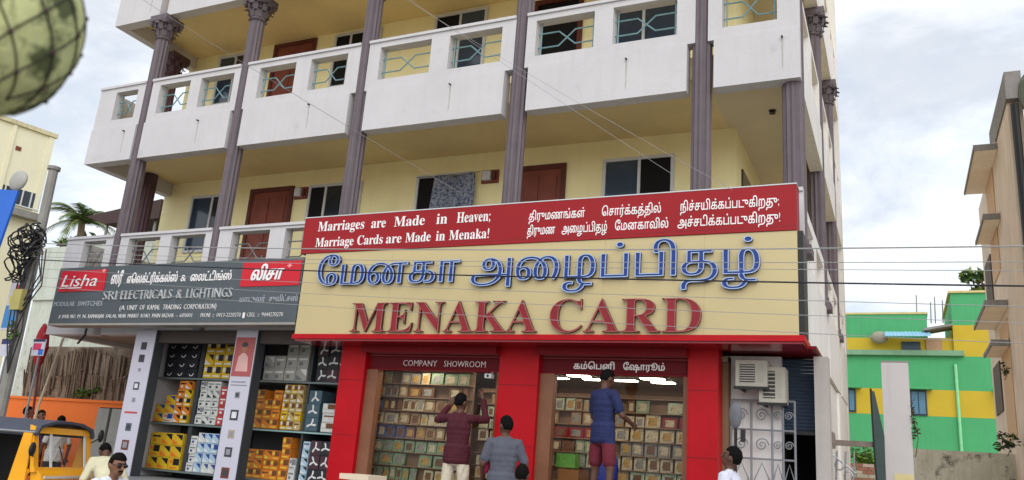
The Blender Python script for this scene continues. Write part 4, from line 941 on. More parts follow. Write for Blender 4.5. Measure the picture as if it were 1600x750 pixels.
for i in range(rows + 1):
    s = i / rows; z = 3.7 - 0.95 * s; c = -15.62 + 0.06 * s; wd = 0.035 + 0.13 * math.sin(math.pi * min(1, s * 1.05)) + 0.02 * rn.random()
    for k in range(10):
        a = 2 * math.pi * k / 10; q = wd * (1 if k % 2 else 0.65); vs.append((c + q * math.cos(a), 10.98 + q * math.sin(a) * 0.7, z + 0.02 * rn.random()))
fs = [(i * 10 + k, i * 10 + (k + 1) % 10, (i + 1) * 10 + (k + 1) % 10, (i + 1) * 10 + k) for i in range(rows) for k in range(10)] + [tuple(range(10)), tuple(rows * 10 + k for k in range(10))]
b.add(vs, fs); obj('cloth', b, mat('flag_red', (158, 34, 42), 0.8, 0.15, 6, blot=((214, 190, 190), 0.6, 0.64, 9)), t, True)
solo('bamboo_pole', MB().tube([(-16.0, 11.4, 0), (-15.85, 11.4, 2.1), (-15.55, 11.4, 3.5)], 0.025, 6), mat('bamboo', (190, 180, 156), 0.7, 0.1, 4), 'pale bamboo pole leaning beside the furled red flag', 'pole')
solo('hanging_hook', MB().tube([(-13.35, 10.2, 3.48), (-13.35, 10.2, 3.36), (-13.5, 10.2, 3.2)], 0.02, 6), BLACK, 'black hook hanging under the left end of the grey sign', 'hook')

# ------------------------------------------------------------------ auto rickshaw (faces +X)
rk = thing('auto_rickshaw', 'yellow auto rickshaw with dark canvas roof at the left edge', 'rickshaw', (-10.2, 7.87, 0))
RX, RY = -10.2, 7.87
AY = mat('rickshaw_yellow', (240, 168, 22), 0.35, 0.05, 2, coat=0.3); CANV = mat('rickshaw_canvas', (72, 76, 90), 0.8, 0.12, 5, 0.2, 60); BLK = mat('rickshaw_black', (28, 28, 30), 0.5, 0.15, 4)
hw = 0.6
# front shield
b = MB()
b.prism([(RX + 0.02, 1.16), (RX + 0.1, 1.1), (RX + 0.26, 0.62), (RX + 0.22, 0.36), (RX + 0.08, 0.34), (RX - 0.05, 1.16)], RY - hw * 0.92, RY + hw * 0.92)
obj('front_shield', b, AY, rk)
obj('bonnet_band', MB().box(RX + 0.11, RX + 0.13, RY - 0.5, RY + 0.5, 1.045, 1.075), ALU, rk)
obj('red_band', MB().box(RX + 0.18, RX + 0.2, RY - 0.28, RY + 0.28, 0.9, 1.0), mat('rickshaw_red', (200, 60, 30), 0.5), rk)
for s in (-1, 1):
    h_ = obj('headlight', MB().tube([(RX + 0.1, RY + s * 0.36, 0.86), (RX + 0.24, RY + s * 0.36, 0.84)], [0.08, 0.09], 14), AY, rk)
    obj('lens', MB().tube([(RX + 0.241, RY + s * 0.36, 0.84), (RX + 0.25, RY + s * 0.36, 0.84)], [0.078, 0.06], 14), ALU, h_)
# windscreen
wf = MB()
tilt = 0.10
def scr(z): return RX + 0.02 - tilt * (z - 1.17) / 0.45
for ya, yb in ((RY - hw, RY - hw + 0.09), (RY + hw - 0.09, RY + hw)):
    wf.prism([(scr(1.12) - 0.05, 1.12), (scr(1.12), 1.12), (scr(1.66), 1.66), (scr(1.66) - 0.05, 1.66)], ya, yb)
wf.prism([(scr(1.6) - 0.06, 1.6), (scr(1.6) + 0.012, 1.6), (scr(1.68) + 0.02, 1.68), (scr(1.68) - 0.06, 1.7)], RY - hw + 0.001, RY + hw - 0.001)
wf.prism([(scr(1.12) - 0.05, 1.12), (scr(1.12) + 0.012, 1.12), (scr(1.18) + 0.012, 1.18), (scr(1.18) - 0.05, 1.18)], RY - hw + 0.001, RY + hw - 0.001)
w_ = obj('windscreen_frame', wf, AY, rk)
obj('windscreen', MB().add([(scr(1.18) - 0.02, RY - hw + 0.09, 1.18), (scr(1.18) - 0.02, RY + hw - 0.09, 1.18), (scr(1.6) - 0.02, RY + hw - 0.09, 1.6), (scr(1.6) - 0.02, RY - hw + 0.09, 1.6)], [(0, 1, 2, 3)]), glass_mat('windscreen_glass', (0.86, 0.88, 0.88), 1.1), rk)
for yy in (RY - hw + 0.34, RY + hw - 0.13, RY - 0.12):
    if yy != RY - 0.12 or True:
        obj('white_trim', MB().prism([(scr(1.18) - 0.01, 1.18), (scr(1.18) + 0.006, 1.18), (scr(1.6) + 0.006, 1.6), (scr(1.6) - 0.01, 1.6)], yy - 0.018, yy + 0.018), ALU, rk) if yy != RY - 0.12 else obj('wiper', MB().tube([(scr(1.2) + 0.02, RY, 1.19), (scr(1.45) + 0.02, RY - 0.12, 1.45)], 0.008, 5), BLK, rk)
for s in (-1, 1): obj('door_pillar', MB().prism([(RX - 0.34, 0.5), (RX - 0.03, 0.5), (RX - 0.08, 1.6), (RX - 0.2, 1.6), (RX - 0.26, 1.15)], RY + s * (hw + 0.012) - 0.012, RY + s * (hw + 0.012) + 0.012), AY, rk)
# roof canvas
b = MB(); pf = [(-0.62, 1.60), (-0.56, 1.70), (-0.3, 1.765), (0, 1.78), (0.3, 1.765), (0.56, 1.70), (0.62, 1.60)]
outl = [(y, z) for y, z in pf] + [(y * 0.96, z - 0.035) for y, z in reversed(pf)]
b.prism([(RY + y, z) for y, z in outl], RX - 2.35, RX - 0.02, 0, 'x'); obj('roof_canvas', b, CANV, rk)
b = MB()
for s in (-1, 1): b.tube([(RX - 2.3, RY + s * 0.61, 1.605), (RX - 0.05, RY + s * 0.61, 1.605)], 0.018, 6)
obj('roof_rail', b, CHROME, rk)
# rear body, partition, seats
obj('rear_body', MB().prism([(RX - 2.4, 0.35), (RX - 1.1, 0.35), (RX - 1.1, 0.75), (RX - 2.1, 0.8), (RX - 2.2, 1.2), (RX - 2.4, 1.2)], RY - hw, RY + hw), AY, rk)
obj('rear_curtain', MB().box(RX - 2.42, RX - 2.3, RY - 0.6, RY + 0.6, 1.201, 1.62), CANV, rk)
obj('partition', MB().box(RX - 1.1, RX - 1.06, RY - 0.56, RY + 0.1, 0.35, 1.58), BLK, rk)
obj('floor_pan', MB().box(RX - 1.1, RX - 0.02, RY - 0.56, RY + 0.56, 0.3, 0.36), BLK, rk)
obj('driver_seat', MB().box(RX - 1.04, RX - 0.62, RY - 0.3, RY + 0.3, 0.55, 0.72), BLK, rk)
obj('passenger_seat', MB().box(RX - 2.1, RX - 1.6, RY - 0.54, RY + 0.54, 0.8, 0.92).box(RX - 2.2, RX - 2.08, RY - 0.54, RY + 0.54, 0.92, 1.4), mat('seat_maroon', (70, 34, 36), 0.6, 0.1, 4), rk)
for s in (-1, 1):
    b = MB()
    b.tube([(RX - 1.1, RY + s * 0.58, 0.4), (RX - 1.1, RY + s * 0.6, 1.6)], 0.02, 6); b.tube([(RX - 0.05, RY + s * 0.58, 1.15), (RX - 0.3, RY + s * 0.58, 0.45), (RX - 1.1, RY + s * 0.58, 0.4)], 0.02, 6)
    obj('side_frame', b, AY, rk)
obj('added_dark_sheet', MB().box(RX - 2.3, RX - 1.06, RY + 0.575, RY + 0.59, 0.8, 1.6), BLK, rk)  # added black sheet that stands in for the shaded rickshaw interior
obj('handlebar', MB().tube([(RX - 0.35, RY - 0.3, 1.05), (RX - 0.25, RY, 1.1), (RX - 0.35, RY + 0.3, 1.05)], 0.018, 6), BLK, rk)
for s, hgt in ((1, 1.62), (-1, 1.4)):
    m_ = obj('mirror', MB().ell((RX + 0.02, RY + s * 0.7, hgt), (0.03, 0.06, 0.09), 10, 7), BLK, rk, True)
    obj('arm', MB().tube([(RX - 0.03, RY + s * 0.58, hgt - 0.1), (RX + 0.01, RY + s * 0.68, hgt - 0.04)], 0.01, 5), BLK, m_)
def wheel(x, y):
    k = MB(); pr_ = [(0.13, -0.05), (0.2, -0.055), (0.225, -0.03), (0.225, 0.03), (0.2, 0.055), (0.13, 0.05)]
    k.lathe(pr_, (0, 0, 0), 20); k.v = [(x + v[0], y + v[2], 0.225 + v[1]) for v in k.v]
    o = obj('wheel', k, BLK, rk); r_ = MB(); r_.lathe([(0.125, -0.03), (0.125, 0.03)], (0, 0, 0), 16); r_.v = [(x + v[0], y + v[2], 0.225 + v[1]) for v in r_.v]; obj('rim', r_, CHROME, o)
rk.rotation_euler.z = 0.32
wheel(RX + 0.05, RY); wheel(RX - 1.85, RY - 0.5); wheel(RX - 1.85, RY + 0.5)

# ------------------------------------------------------------------ right side
gb = thing('green_building', 'bright green house with yellow bands behind the grey pillar', 'house', (2, 45, 0))
GRN = mat('green_house_paint', (74, 166, 108), 0.75, 0.06, 0.6, streak=0.4, streak_rgb=(62, 132, 92)); YEL = mat('yellow_band_paint', (198, 170, 46), 0.75, 0.05, 0.8, streak=0.12, streak_rgb=(190, 150, 40))
obj('lower_wall', MB().box(-8, 9, 45, 55, 0, 5.4), GRN, gb); obj('yellow_band', MB().box(-8, 9, 45.0, 55, 5.402, 6.66), YEL, gb); obj('upper_wall', MB().box(-8, 9, 45, 55, 6.662, 8.3), GRN, gb)
obj('ledge', MB().box(-8, 3.0, 44.75, 45.2, 8.302, 8.55), mat('ledge_green', (120, 160, 128), 0.8, 0.1, 1, streak=0.4), gb)
obj('terrace_yellow', MB().box(-8, 9, 45.3, 55, 8.302, 9.25), YEL, gb)
obj('terrace_green', MB().box(-8, 1.5, 45.3, 55, 9.252, 10.45), GRN, gb); obj('terrace_cap', MB().box(-8, 1.55, 45.25, 55, 10.452, 10.55), mat('cap_yellow', (206, 190, 130), 0.8), gb)
obj('stair_room_yellow', MB().box(2.6, 9, 45.1, 52, 8.302, 9.85), YEL, gb); obj('stair_room_green', MB().box(2.6, 9, 45.1, 52, 9.852, 11.45), GRN, gb)
obj('stair_room_cap', MB().box(2.5, 9.1, 45.0, 52.1, 11.452, 11.56), mat('cap_yellow', (206, 190, 130), 0.8), gb)
obj('stair_shade', MB().prism([(1.3, 9.5), (2.59, 9.75), (2.59, 9.85), (1.3, 9.62)], 44.6, 46), CONCRETE, gb)
WB = mat('window_blue_paint', (84, 124, 150), 0.6, 0.1, 2)
def gwin(x0, x1, z0, z1):
    f = obj('window', MB().box(x0, x1, 44.93, 44.997, z0, z1), mat('window_dark_teal', (44, 66, 82), 0.3, 0.15, 2), gb)
    obj('shutter_leaf', MB().box(x0 + 0.2 * (x1 - x0), x0 + 0.52 * (x1 - x0), 44.88, 44.928, z0 + 0.08, z1 - 0.08).box(x0 + 0.58 * (x1 - x0), x1 - 0.08, 44.89, 44.928, z0 + 0.08, z1 - 0.08), WB, f)
    obj('chajja', MB().box(x0 - 0.2, x1 + 0.25, 44.5, 44.997, z1 + 0.02, z1 + 0.14), GRN, f)
gwin(-2.62, -1.9, 5.45, 6.6); gwin(0.45, 1.28, 5.4, 6.62); gwin(4.3, 5.2, 5.3, 6.6)
tw = obj('terrace_window', MB().box(0.3, 1.15, 45.24, 45.297, 8.58, 9.05), mat('window_dark_teal', (44, 66, 82)), gb)
obj('terrace_wall_pink', MB().box(1.4, 2.1, 45.2, 45.296, 8.56, 9.2), mat('pinkish_wall', (176, 140, 110), 0.8), gb)
b = MB(); n = 24; vs = [(-0.45 + 2.05 * i / n, y, 9.5 - 0.35 * (45.0 - y) / 0.9 + 0.03 * (i % 2)) for y in (45.0, 44.1) for i in range(n + 1)]; vs += [(v[0], v[1], v[2] - 0.03) for v in vs]
m2 = n + 1
b.add(vs, [(i, i + 1, i + 1 + m2, i + m2) for i in range(n)] + [(i + 2 * m2, i + 3 * m2, i + 1 + 3 * m2, i + 1 + 2 * m2) for i in range(n)] + [(i + m2, i + 1 + m2, i + 1 + 3 * m2, i + 3 * m2) for i in range(n)])
obj('blue_sheet_awning', b, mat('blue_sheet', (150, 196, 222), 0.5, 0.1, 2), gb)
obj('drain_pipe', MB().tube([(2.6, 44.9, 7.9), (2.62, 44.9, 3.0)], 0.07, 8), mat('pipe_green', (140, 214, 160), 0.6), gb)
obj('water_tank', MB().ell((-0.7, 44.9, 9.2), (0.42, 0.25, 0.32), 12, 8), mat('tank_grey', (150, 146, 130), 0.7, 0.1, 2), gb, True)
b = MB()
for x, h in ((1.1, 1.3), (1.75, 0.9), (1.95, 1.2), (2.3, 1.0)): b.tube([(x, 47, 10.3), (x + 0.03, 47, 10.5 + h)], 0.03, 5)
obj('terrace_rods', b, CONCRETE, gb)
plant('tree', 'dark tree top behind the green house roof', 'tree', (6.0, 62, 15.6), (2.0, 1.5, 1.0), 900, 0.32, 21, 0, 0.2)
solo('compound_wall', MB().box(0.2, 6, 20.0, 20.25, 0, 2.62), mat('stained_wall', (182, 178, 162), 0.9, 0.2, 3, 0.4, 20, streak=0.6, streak_rgb=(70, 70, 64), blot=((66, 66, 58), 0.54, 0.66, 3.0)), 'grey compound wall with black mould stains below the green house', 'wall')
t = thing('gate_pillar', 'tall pale grey gate pillar in front of the green house', 'pillar', (-0.02, 14, 0))
obj('shaft', MB().box(-0.21, 0.17, 13.9, 14.25, 0, 3.6), mat('pillar_paint', (192, 188, 188), 0.8, 0.05, 1.5, 0.1, 30, streak=0.2), t)
obj('cap', MB().box(-0.215, 0.175, 13.895, 14.255, 3.601, 3.625), CONCRETE, t)
obj('yellow_patch', MB().box(-0.1, 0.16, 13.893, 13.899, 1.6, 1.95), mat('patch_cream', (206, 192, 140), 0.8, 0.1, 3), t)
plant('creeper', 'dry dark creeper hanging on the right edge of the grey gate pillar', 'plant', (0.2, 13.9, 2.75), (0.07, 0.06, 0.4), 110, 0.035, 31, 2.2, 0.008, [LEAF[1], mat('twig', (80, 70, 56), 0.9), mat('twig', (80, 70, 56))])
t = thing('gate_leaf', 'dark green sheet gate leaf leaning against the grey pillar', 'gate', (-0.27, 13.6, 1.6))
b = MB(); b.prism([(-0.35, 3.1), (-0.31, 3.1), (-0.2, 2.45), (-0.215, 1.5), (-0.31, 1.5), (-0.335, 2.3)], 13.4, 13.46); obj('sheet', b, mat('gate_dark_green', (52, 70, 68), 0.5, 0.15, 3), t)
obj('frame', MB().tube([(-0.36, 13.43, 3.14), (-0.345, 13.43, 2.3), (-0.31, 13.43, 1.2)], 0.016, 6), BLACK, t)
t = thing('barrier_beam', 'rusty horizontal beam between the white wall and the gate pillar', 'beam', (-0.6, 13.5, 2.2))
obj('beam', MB().box(-0.98, -0.32, 13.46, 13.54, 2.29, 2.37), mat('rusty_grey', (120, 108, 100), 0.7, 0.2, 8), t)
obj('end_knob', MB().lathe([(0.05, -0.09), (0.06, 0), (0.05, 0.13), (0.02, 0.16)], (-0.93, 13.5, 2.33), 10), mat('rusty_grey', (120, 108, 100)), t)
t = thing('scrap_gate', 'bent grey scroll gate scrap below the rusty beam', 'gate', (-0.75, 13.3, 1.2))
b = MB()
for x in (-0.9, -0.78, -0.66): b.tube([(x, 13.3, 1.2), (x + 0.05, 13.3, 2.2)], 0.014, 6)
b.tube([(-0.92, 13.3, 2.15), (-0.6, 13.3, 1.9)], 0.014, 6); b.tube([(-0.9, 13.3, 1.7), (-0.6, 13.3, 1.75)], 0.014, 6); obj('bars', b, CHROME, t)
for c, z in ((-0.82, 2.0), (-0.7, 1.85), (-0.8, 1.55)): obj('scroll', MB().tube([(c + 0.06 * math.cos(i * 0.5), 13.28, z + 0.07 * math.sin(i * 0.5)) for i in range(13)], 0.01, 5), CHROME, t)
b = MB(); rn = random.Random(6)
for j in range(14):
    for i in range(9):
        x = -1.6 + 0.24 * i + 0.12 * (j % 2); b.box(x, x + 0.225, 20.0 + rn.uniform(0, 0.02), 20.2, 1.2 + 0.075 * j, 1.266 + 0.075 * j, rn.randrange(2))
solo('brick_wall', b, [mat('brick_red', (168, 112, 96), 0.9, 0.15, 6), mat('brick_pale', (196, 176, 164), 0.9, 0.15, 6)], 'low brick wall with whitish joints beyond the rusty beam', 'wall')
plant('bush', 'bright green bush above the low brick wall', 'bush', (-0.75, 21.2, 2.45), (0.45, 0.3, 0.35), 420, 0.07, 17, 1.6, 0.02, [LEAF[0], LEAF[2], mat('leaf_bright', (120, 160, 60), 0.6)])
# cream building with sunshades at the right edge
rb = thing('cream_building', 'tall narrow cream building with projecting sunshades at the right edge', 'building', (3, 18, 0))
CW = mat('cream_pink_wall', (224, 204, 182), 0.85, 0.1, 1, streak=0.6, streak_rgb=(150, 134, 120)); CW2 = mat('ochre_wall', (206, 168, 128), 0.8, 0.06, 1, streak=0.2, streak_rgb=(140, 106, 80))
MOSS = mat('mossy_concrete', (112, 116, 104), 0.9, 0.15, 2, 0.4, 25, streak=0.7, streak_rgb=(60, 70, 54), blot=((190, 192, 184), 0.62, 0.66, 6))
WEA = mat('weathered_concrete', (136, 132, 128), 0.9, 0.15, 2, 0.4, 25, streak=0.8, streak_rgb=(84, 80, 78))
RBX = 2.12
obj('side_wall', MB().box(RBX, RBX + 0.25, 16.6, 23.2, 0, 8.9), CW, rb)
obj('front_wall', MB().box(RBX + 0.26, 8, 16.3, 16.59, 0, 9.1).box(RBX + 0.8, 8, 16.2, 16.299, 9.1, 9.3), MOSS, rb)
obj('parapet', MB().box(RBX - 0.03, RBX + 0.24, 16.4, 19.4, 8.901, 9.45), WEA, rb)
obj('corner_pipe', MB().tube([(RBX + 0.1, 16.45, 0.2), (RBX + 0.1, 16.45, 8.8)], 0.07, 8), BLACK, rb)
obj('parapet_lobe', MB().ell((2.78, 16.4, 8.95), (0.5, 0.2, 0.62), 18, 10), MOSS, rb, True)
for z0, z1, ya, yb in ((6.4, 8.75, 19.6, 21.0), (2.9, 5.3, 19.2, 20.7)): obj('recessed_bay', MB().box(RBX - 0.02, RBX - 0.002, ya, yb, z0, z1), CW2, rb)
for z, ya, yb, d in ((8.72, 18.5, 21.4, 0.42), (7.35, 19.0, 21.0, 0.3), (5.5, 19.0, 21.8, 0.4), (4.72, 19.2, 20.9, 0.32)):
    b = MB(); b.prism([(RBX - d, z), (RBX - 0.003, z), (RBX - 0.003, z + 0.16), (RBX - d, z + 0.05)], ya, yb); s_ = obj('sunshade', b, mat('sunshade_paint', (246, 232, 212), 0.8, 0.06, 2, streak=0.15), rb)
    obj('edge', MB().box(RBX - d - 0.025, RBX - d - 0.001, ya - 0.02, yb + 0.02, z - 0.01, z + 0.075).box(RBX - d - 0.02, RBX - 0.01, ya - 0.03, ya - 0.003, z - 0.01, z + 0.12), WEA, s_)
w2 = obj('window', MB().box(RBX - 0.03, RBX - 0.003, 21.3, 22.6, 6.0, 7.2), mat('shutter_brown', (96, 84, 74), 0.8), rb)
w3 = obj('window', MB().box(RBX - 0.03, RBX - 0.003, 21.2, 22.6, 3.6, 4.7), mat('shutter_brown', (96, 84, 74), 0.8), rb)
plant('wall_plant', 'small weed growing out of the cream wall at the right edge', 'plant', (1.85, 18.6, 2.75), (0.26, 0.2, 0.22), 130, 0.06, 41, 2.5, 0.01, [LEAF[1], LEAF[0], mat('leaf_purple', (70, 50, 62), 0.7)])
plant('wall_plant', 'tiny dry weed on the cream wall below the third sunshade', 'plant', (1.95, 19.0, 4.2), (0.12, 0.1, 0.16), 60, 0.045, 42, 4.0, 0.008, [LEAF[1], mat('twig', (80, 70, 56)), LEAF[1]])

# ------------------------------------------------------------------ overhead cables along the road
def cable(label, a, b_, sag, r, m=WIREM, n=24):
    a, b_ = Vector(a), Vector(b_); pts = []
    for i in range(n + 1):
        s = i / n; p = a.lerp(b_, s); p.z -= 4 * sag * s * (1 - s); pts.append(p)
    solo('overhead_cable', MB().tube(pts, r, 5), m, label, 'cable', 'overhead cables above the street')
cable('grey cable crossing just under the red slogan strip, highest on the right', (-13.5, 8.95, 4.75), (14, 8.4, 3.75), 0.25, 0.008)
cable('thin grey cable below the highest street cable', (-13.5, 8.95, 4.6), (14, 8.2, 3.55), 0.25, 0.0045)
cable('thick dark cable crossing the blue Tamil letters', (-13.5, 8.9, 4.45), (14, 8.0, 3.1), 0.2, 0.009, WIRED)
cable('thin cable close above the thick dark one', (-13.5, 8.9, 4.5), (14, 8.0, 3.25), 0.16, 0.004)
cable('thin cable running just below the thick dark one', (-13.5, 8.9, 4.3), (14, 8.1, 2.9), 0.2, 0.004)
cable('faint cable crossing between the blue and maroon letters', (-13.5, 8.9, 4.15), (14, 8.1, 2.75), 0.2, 0.0035)
cable('lowest faint cable crossing the maroon capitals', (-13.5, 8.9, 4.0), (14, 8.2, 2.55), 0.2, 0.0035)
cable('service wire slanting from the upper left over the balcony to the slogan strip', (-13.4, 9.0, 10.1), (-5.1, 9.0, 5.05), 0.05, 0.0035, mat('service_wire', (120, 116, 114), 0.6))
cable('service wire slanting over the middle balcony bay', (-8.5, 9.0, 9.95), (-2.3, 9.0, 5.1), 0.05, 0.0025)
cable('short service wire slanting over the right balcony bay', (-6.9, 9.0, 8.6), (-1.6, 9.0, 4.85), 0.05, 0.0025)

# ------------------------------------------------------------------ ash gourd in a net at the upper left, close to the camera
gt = thing('hanging_gourd', 'large pale green gourd hanging in a dark cord net', 'gourd', (-1.12, 0.61, 2.17))
gc = Vector((-1.105, 0.60, 2.185)); GRX, GRZ = 0.113, 0.134
b = MB(); nu, nv = 48, 32; vs = []; fs = []
for j in range(nv + 1):
    tt = math.pi * j / nv
    for i in range(nu):
        a = 2 * math.pi * i / nu; d = Vector((math.sin(tt) * math.cos(a), math.sin(tt) * math.sin(a), math.cos(tt)))
        k = 1 + 0.015 * noise.noise(d * 3); vs.append(gc + Vector((d.x * GRX, d.y * GRX, d.z * GRZ)) * k)
for j in range(nv):
    for i in range(nu): fs.append((j * nu + i, (j + 1) * nu + i, (j + 1) * nu + (i + 1) % nu, j * nu + (i + 1) % nu))
b.add(vs, fs)
obj('fruit', b, mat('gourd_skin', (192, 196, 142), 0.8, 0.2, 9, 0.25, 40, spec=0.15, blot=((64, 74, 46), 0.47, 0.57, 15)), gt, True)
NET = mat('net_cord', (52, 50, 40), 0.8, 0.15, 20)
nm = MB(); NW = 11; rings_ = [0.32, 0.62, 0.95, 1.3, 1.62, 1.95, 2.3, 2.65]
def gp(tt, a, k=1.012): return gc + Vector((math.sin(tt) * math.cos(a) * GRX, math.sin(tt) * math.sin(a) * GRX, math.cos(tt) * GRZ)) * k
for q in range(len(rings_) - 1):
    for i in range(NW):
        a0 = 2 * math.pi * (i + 0.5 * (q % 2)) / NW
        for s in (-0.5, 0.5):
            a1 = a0 + s * 2 * math.pi / NW
            nm.tube([gp(rings_[q] + (rings_[q + 1] - rings_[q]) * h / 5, a0 + (a1 - a0) * h / 5) for h in range(6)], 0.0013, 5)
        p = gp(rings_[q], a0, 1.02); nm.ell(p, (0.0036, 0.0036, 0.0036), 8, 6, 1)
obj('net', nm, [NET, mat('net_knot', (70, 52, 52), 0.8)], gt)
b = MB()
for i in range(NW): b.tube([gp(rings_[0], 2 * math.pi * i / NW), gc + Vector((0, 0, 0.24))], 0.0024, 5)
b.tube([gc + Vector((0, 0, 0.23)), gc + Vector((0, 0, 1.4))], 0.006, 6)
obj('rope', b, NET, gt)

# ------------------------------------------------------------------ people
def rotz(v, a): return Vector((v.x * math.cos(a) - v.y * math.sin(a), v.x * math.sin(a) + v.y * math.cos(a), v.z))
def skin_mat(i): return mat('skin_%d' % i, [(112, 76, 58), (92, 62, 48), (128, 88, 66)][i], 0.55, 0.06, 8)
HAIR = mat('black_hair', (17, 15, 15), 0.85, 0.25, 30, spec=0.1); EYE = mat('dark_eye', (18, 14, 14), 0.3)
def person(label, pos, yaw, h, top, bottom, arms, sk=0, lean=0.0, spread=0.05, sleeve='half', shorts=False, tilt=0.0, turn=0.0, untucked=True, hair='short', moustache=False, glasses=False, group=None, sit=False):
    sc = h / 1.7; HP = Vector((0, 0.0, 0.92)); HC = Vector((0, 0.0, 1.5))
    def U(p):
        p = Vector(p) - HP; c, s = math.cos(lean), math.sin(lean)
        return HP + Vector((p.x, p.y * c - p.z * s, p.y * s + p.z * c))
    def Hd(p):
        p = Vector(p) - HC; c, s = math.cos(tilt), math.sin(tilt)
        p = Vector((p.x, p.y * c - p.z * s, p.y * s + p.z * c)); p = rotz(p, turn)
        return U(HC + p)
    G = []
    def cap(a, b, ra, rb, t): G.append(('c', Vector(a), Vector(b), ra, rb, t))
    def el(c, r, t, f=None): G.append(('e', Vector(c), r, f, 0, t))
    for s in (-1, 1):
        hip, kn_, an = Vector((s * 0.09, 0, 0.9)), Vector((s * (0.095 + spread * 0.6), -0.015, 0.49)), Vector((s * (0.095 + spread), 0.02, 0.085))
        if sit: kn_, an = Vector((s * 0.2, -0.42, 0.86)), Vector((s * 0.17, -0.4, 0.44))
        if shorts:
            cap(hip, kn_.lerp(hip, 0.22), 0.1, 0.086, 'bottom'); cap(hip, kn_, 0.08, 0.056, 'skin'); cap(kn_, an, 0.056, 0.036, 'skin')
        else:
            cap(hip, kn_, 0.1, 0.076, 'bottom'); cap(kn_, an, 0.075, 0.066, 'bottom')
        cap(an + Vector((0, 0.01, -0.03)), an + Vector((s * 0.02, -0.17, -0.052)), 0.046, 0.032, 'shoe')
        sh = Vector((s * 0.168, 0, 1.385)); A = arms[0 if s > 0 else 1]; e_, w_ = U(A[0]), U(A[1]); shU = U(sh)
        cap(shU, e_, 0.052, 0.042, 'skin'); cap(e_, w_, 0.041, 0.028, 'skin')
        if sleeve == 'half': cap(shU, shU.lerp(e_, 0.72), 0.07, 0.06, 'top')
        else: cap(shU, e_, 0.068, 0.054, 'top'); cap(e_, e_.lerp(w_, 0.88), 0.054, 0.042, 'top')
        d = (w_ - e_).normalized(); sd_ = d.cross(Vector((0.2, 1, 0.1))).normalized(); nn_ = sd_.cross(d).normalized()
        cap(w_, w_ + d * 0.075, 0.03, 0.034, 'skin')
        for q, (o_, ln) in enumerate(((-0.03, 0.058), (-0.01, 0.07), (0.011, 0.066), (0.031, 0.05))):
            b0 = w_ + d * 0.08 + sd_ * o_; b1 = b0 + d * ln * 0.55 + nn_ * 0.008; b2 = b1 + d * ln * 0.4 + nn_ * 0.026
            cap(b0, b1, 0.0105, 0.0098, 'skin'); cap(b1, b2, 0.0098, 0.0088, 'skin')
        t0 = w_ + d * 0.03 - sd_ * 0.028; t1 = t0 + d * 0.035 - sd_ * 0.03 + nn_ * 0.012; cap(t0, t1, 0.0125, 0.011, 'skin'); cap(t1, t1 + d * 0.03 + nn_ * 0.01, 0.011, 0.0095, 'skin')
    el((0, 0.005, 0.93), (0.168, 0.118, 0.125), 'bottom')
    def tel(c, r, t): G.append(('e', U(c), r, lean, 0, t))
    for z_, rx_, ry_ in ((1.02, 0.158, 0.112), (1.08, 0.158, 0.112), (1.14, 0.162, 0.115), (1.2, 0.17, 0.12), (1.27, 0.178, 0.124), (1.33, 0.172, 0.115)):
        tel((0, 0.003, z_), (rx_, ry_, 0.12), 'top')
    if untucked:
        for z_ in (0.84, 0.88, 0.92, 0.96, 1.0): tel((0, 0.002, z_), (0.188, 0.134, 0.085), 'top')
    cap(U((-0.14, 0.01, 1.385)), U((0.14, 0.01, 1.385)), 0.066, 0.066, 'top'); cap(U((-0.06, 0.01, 1.42)), U((0.06, 0.01, 1.42)), 0.058, 0.058, 'top')
    cap(U((0, 0.012, 1.4)), U((0, 0.0, 1.53)), 0.056, 0.05, 'skin')
    rh = (lean, tilt, turn)
    def hel(c, r, t): G.append(('h', Hd(c), r, rh, 0, t))
    hel((0, 0.0, 1.605), (0.075, 0.094, 0.108), 'skin'); hel((0, -0.035, 1.548), (0.056, 0.06, 0.06), 'skin')
    cap(Hd((0, -0.092, 1.615)), Hd((0, -0.112, 1.58)), 0.011, 0.017, 'skin'); cap(Hd((-0.02, -0.088, 1.543)), Hd((0.02, -0.088, 1.543)), 0.009, 0.009, 'lip')
    for s in (-1, 1):
        hel((s * 0.077, 0.01, 1.592), (0.013, 0.026, 0.034), 'skin'); hel((s * 0.03, -0.083, 1.612), (0.013, 0.008, 0.008), 'eye')
        cap(Hd((s * 0.014, -0.091, 1.634)), Hd((s * 0.048, -0.08, 1.634)), 0.007, 0.006, 'eye')
    def hm(rh):
        return Matrix.Rotation(rh[0], 3, 'X') @ Matrix.Rotation(rh[2], 3, 'Z') @ Matrix.Rotation(rh[1], 3, 'X')
    b = MB()
    for g in G:
        if g[0] == 'c':
            _, a, bb, ra, rb, t = g; d = bb - a
            q = d.to_track_quat('Z', 'Y').to_matrix() if d.length > 1e-6 else Matrix.Identity(3); ns, nr = 12, 8; vs = []; fs = []
            for j in range(nr + 1):
                tt = math.pi * j / nr; up_ = j <= nr / 2
                for i in range(ns):
                    an_ = 2 * math.pi * i / ns; v = Vector((math.sin(tt) * math.cos(an_), math.sin(tt) * math.sin(an_), math.cos(tt)))
                    vs.append(q @ v * (rb if up_ else ra) + (bb if up_ else a))
            for j in range(nr):
                for i in range(ns): fs.append((j * ns + i, (j + 1) * ns + i, (j + 1) * ns + (i + 1) % ns, j * ns + (i + 1) % ns))
            b.add(vs, fs)
        else:
            M3 = hm(g[3]) if g[0] == 'h' else (Matrix.Rotation(g[3], 3, 'X') if g[3] else None)
            b.ell(g[1], g[2], 16, 12, 0, M3)
    me = bpy.data.meshes.new('person'); me.from_pydata([tuple(v) for v in b.v], [], b.f)
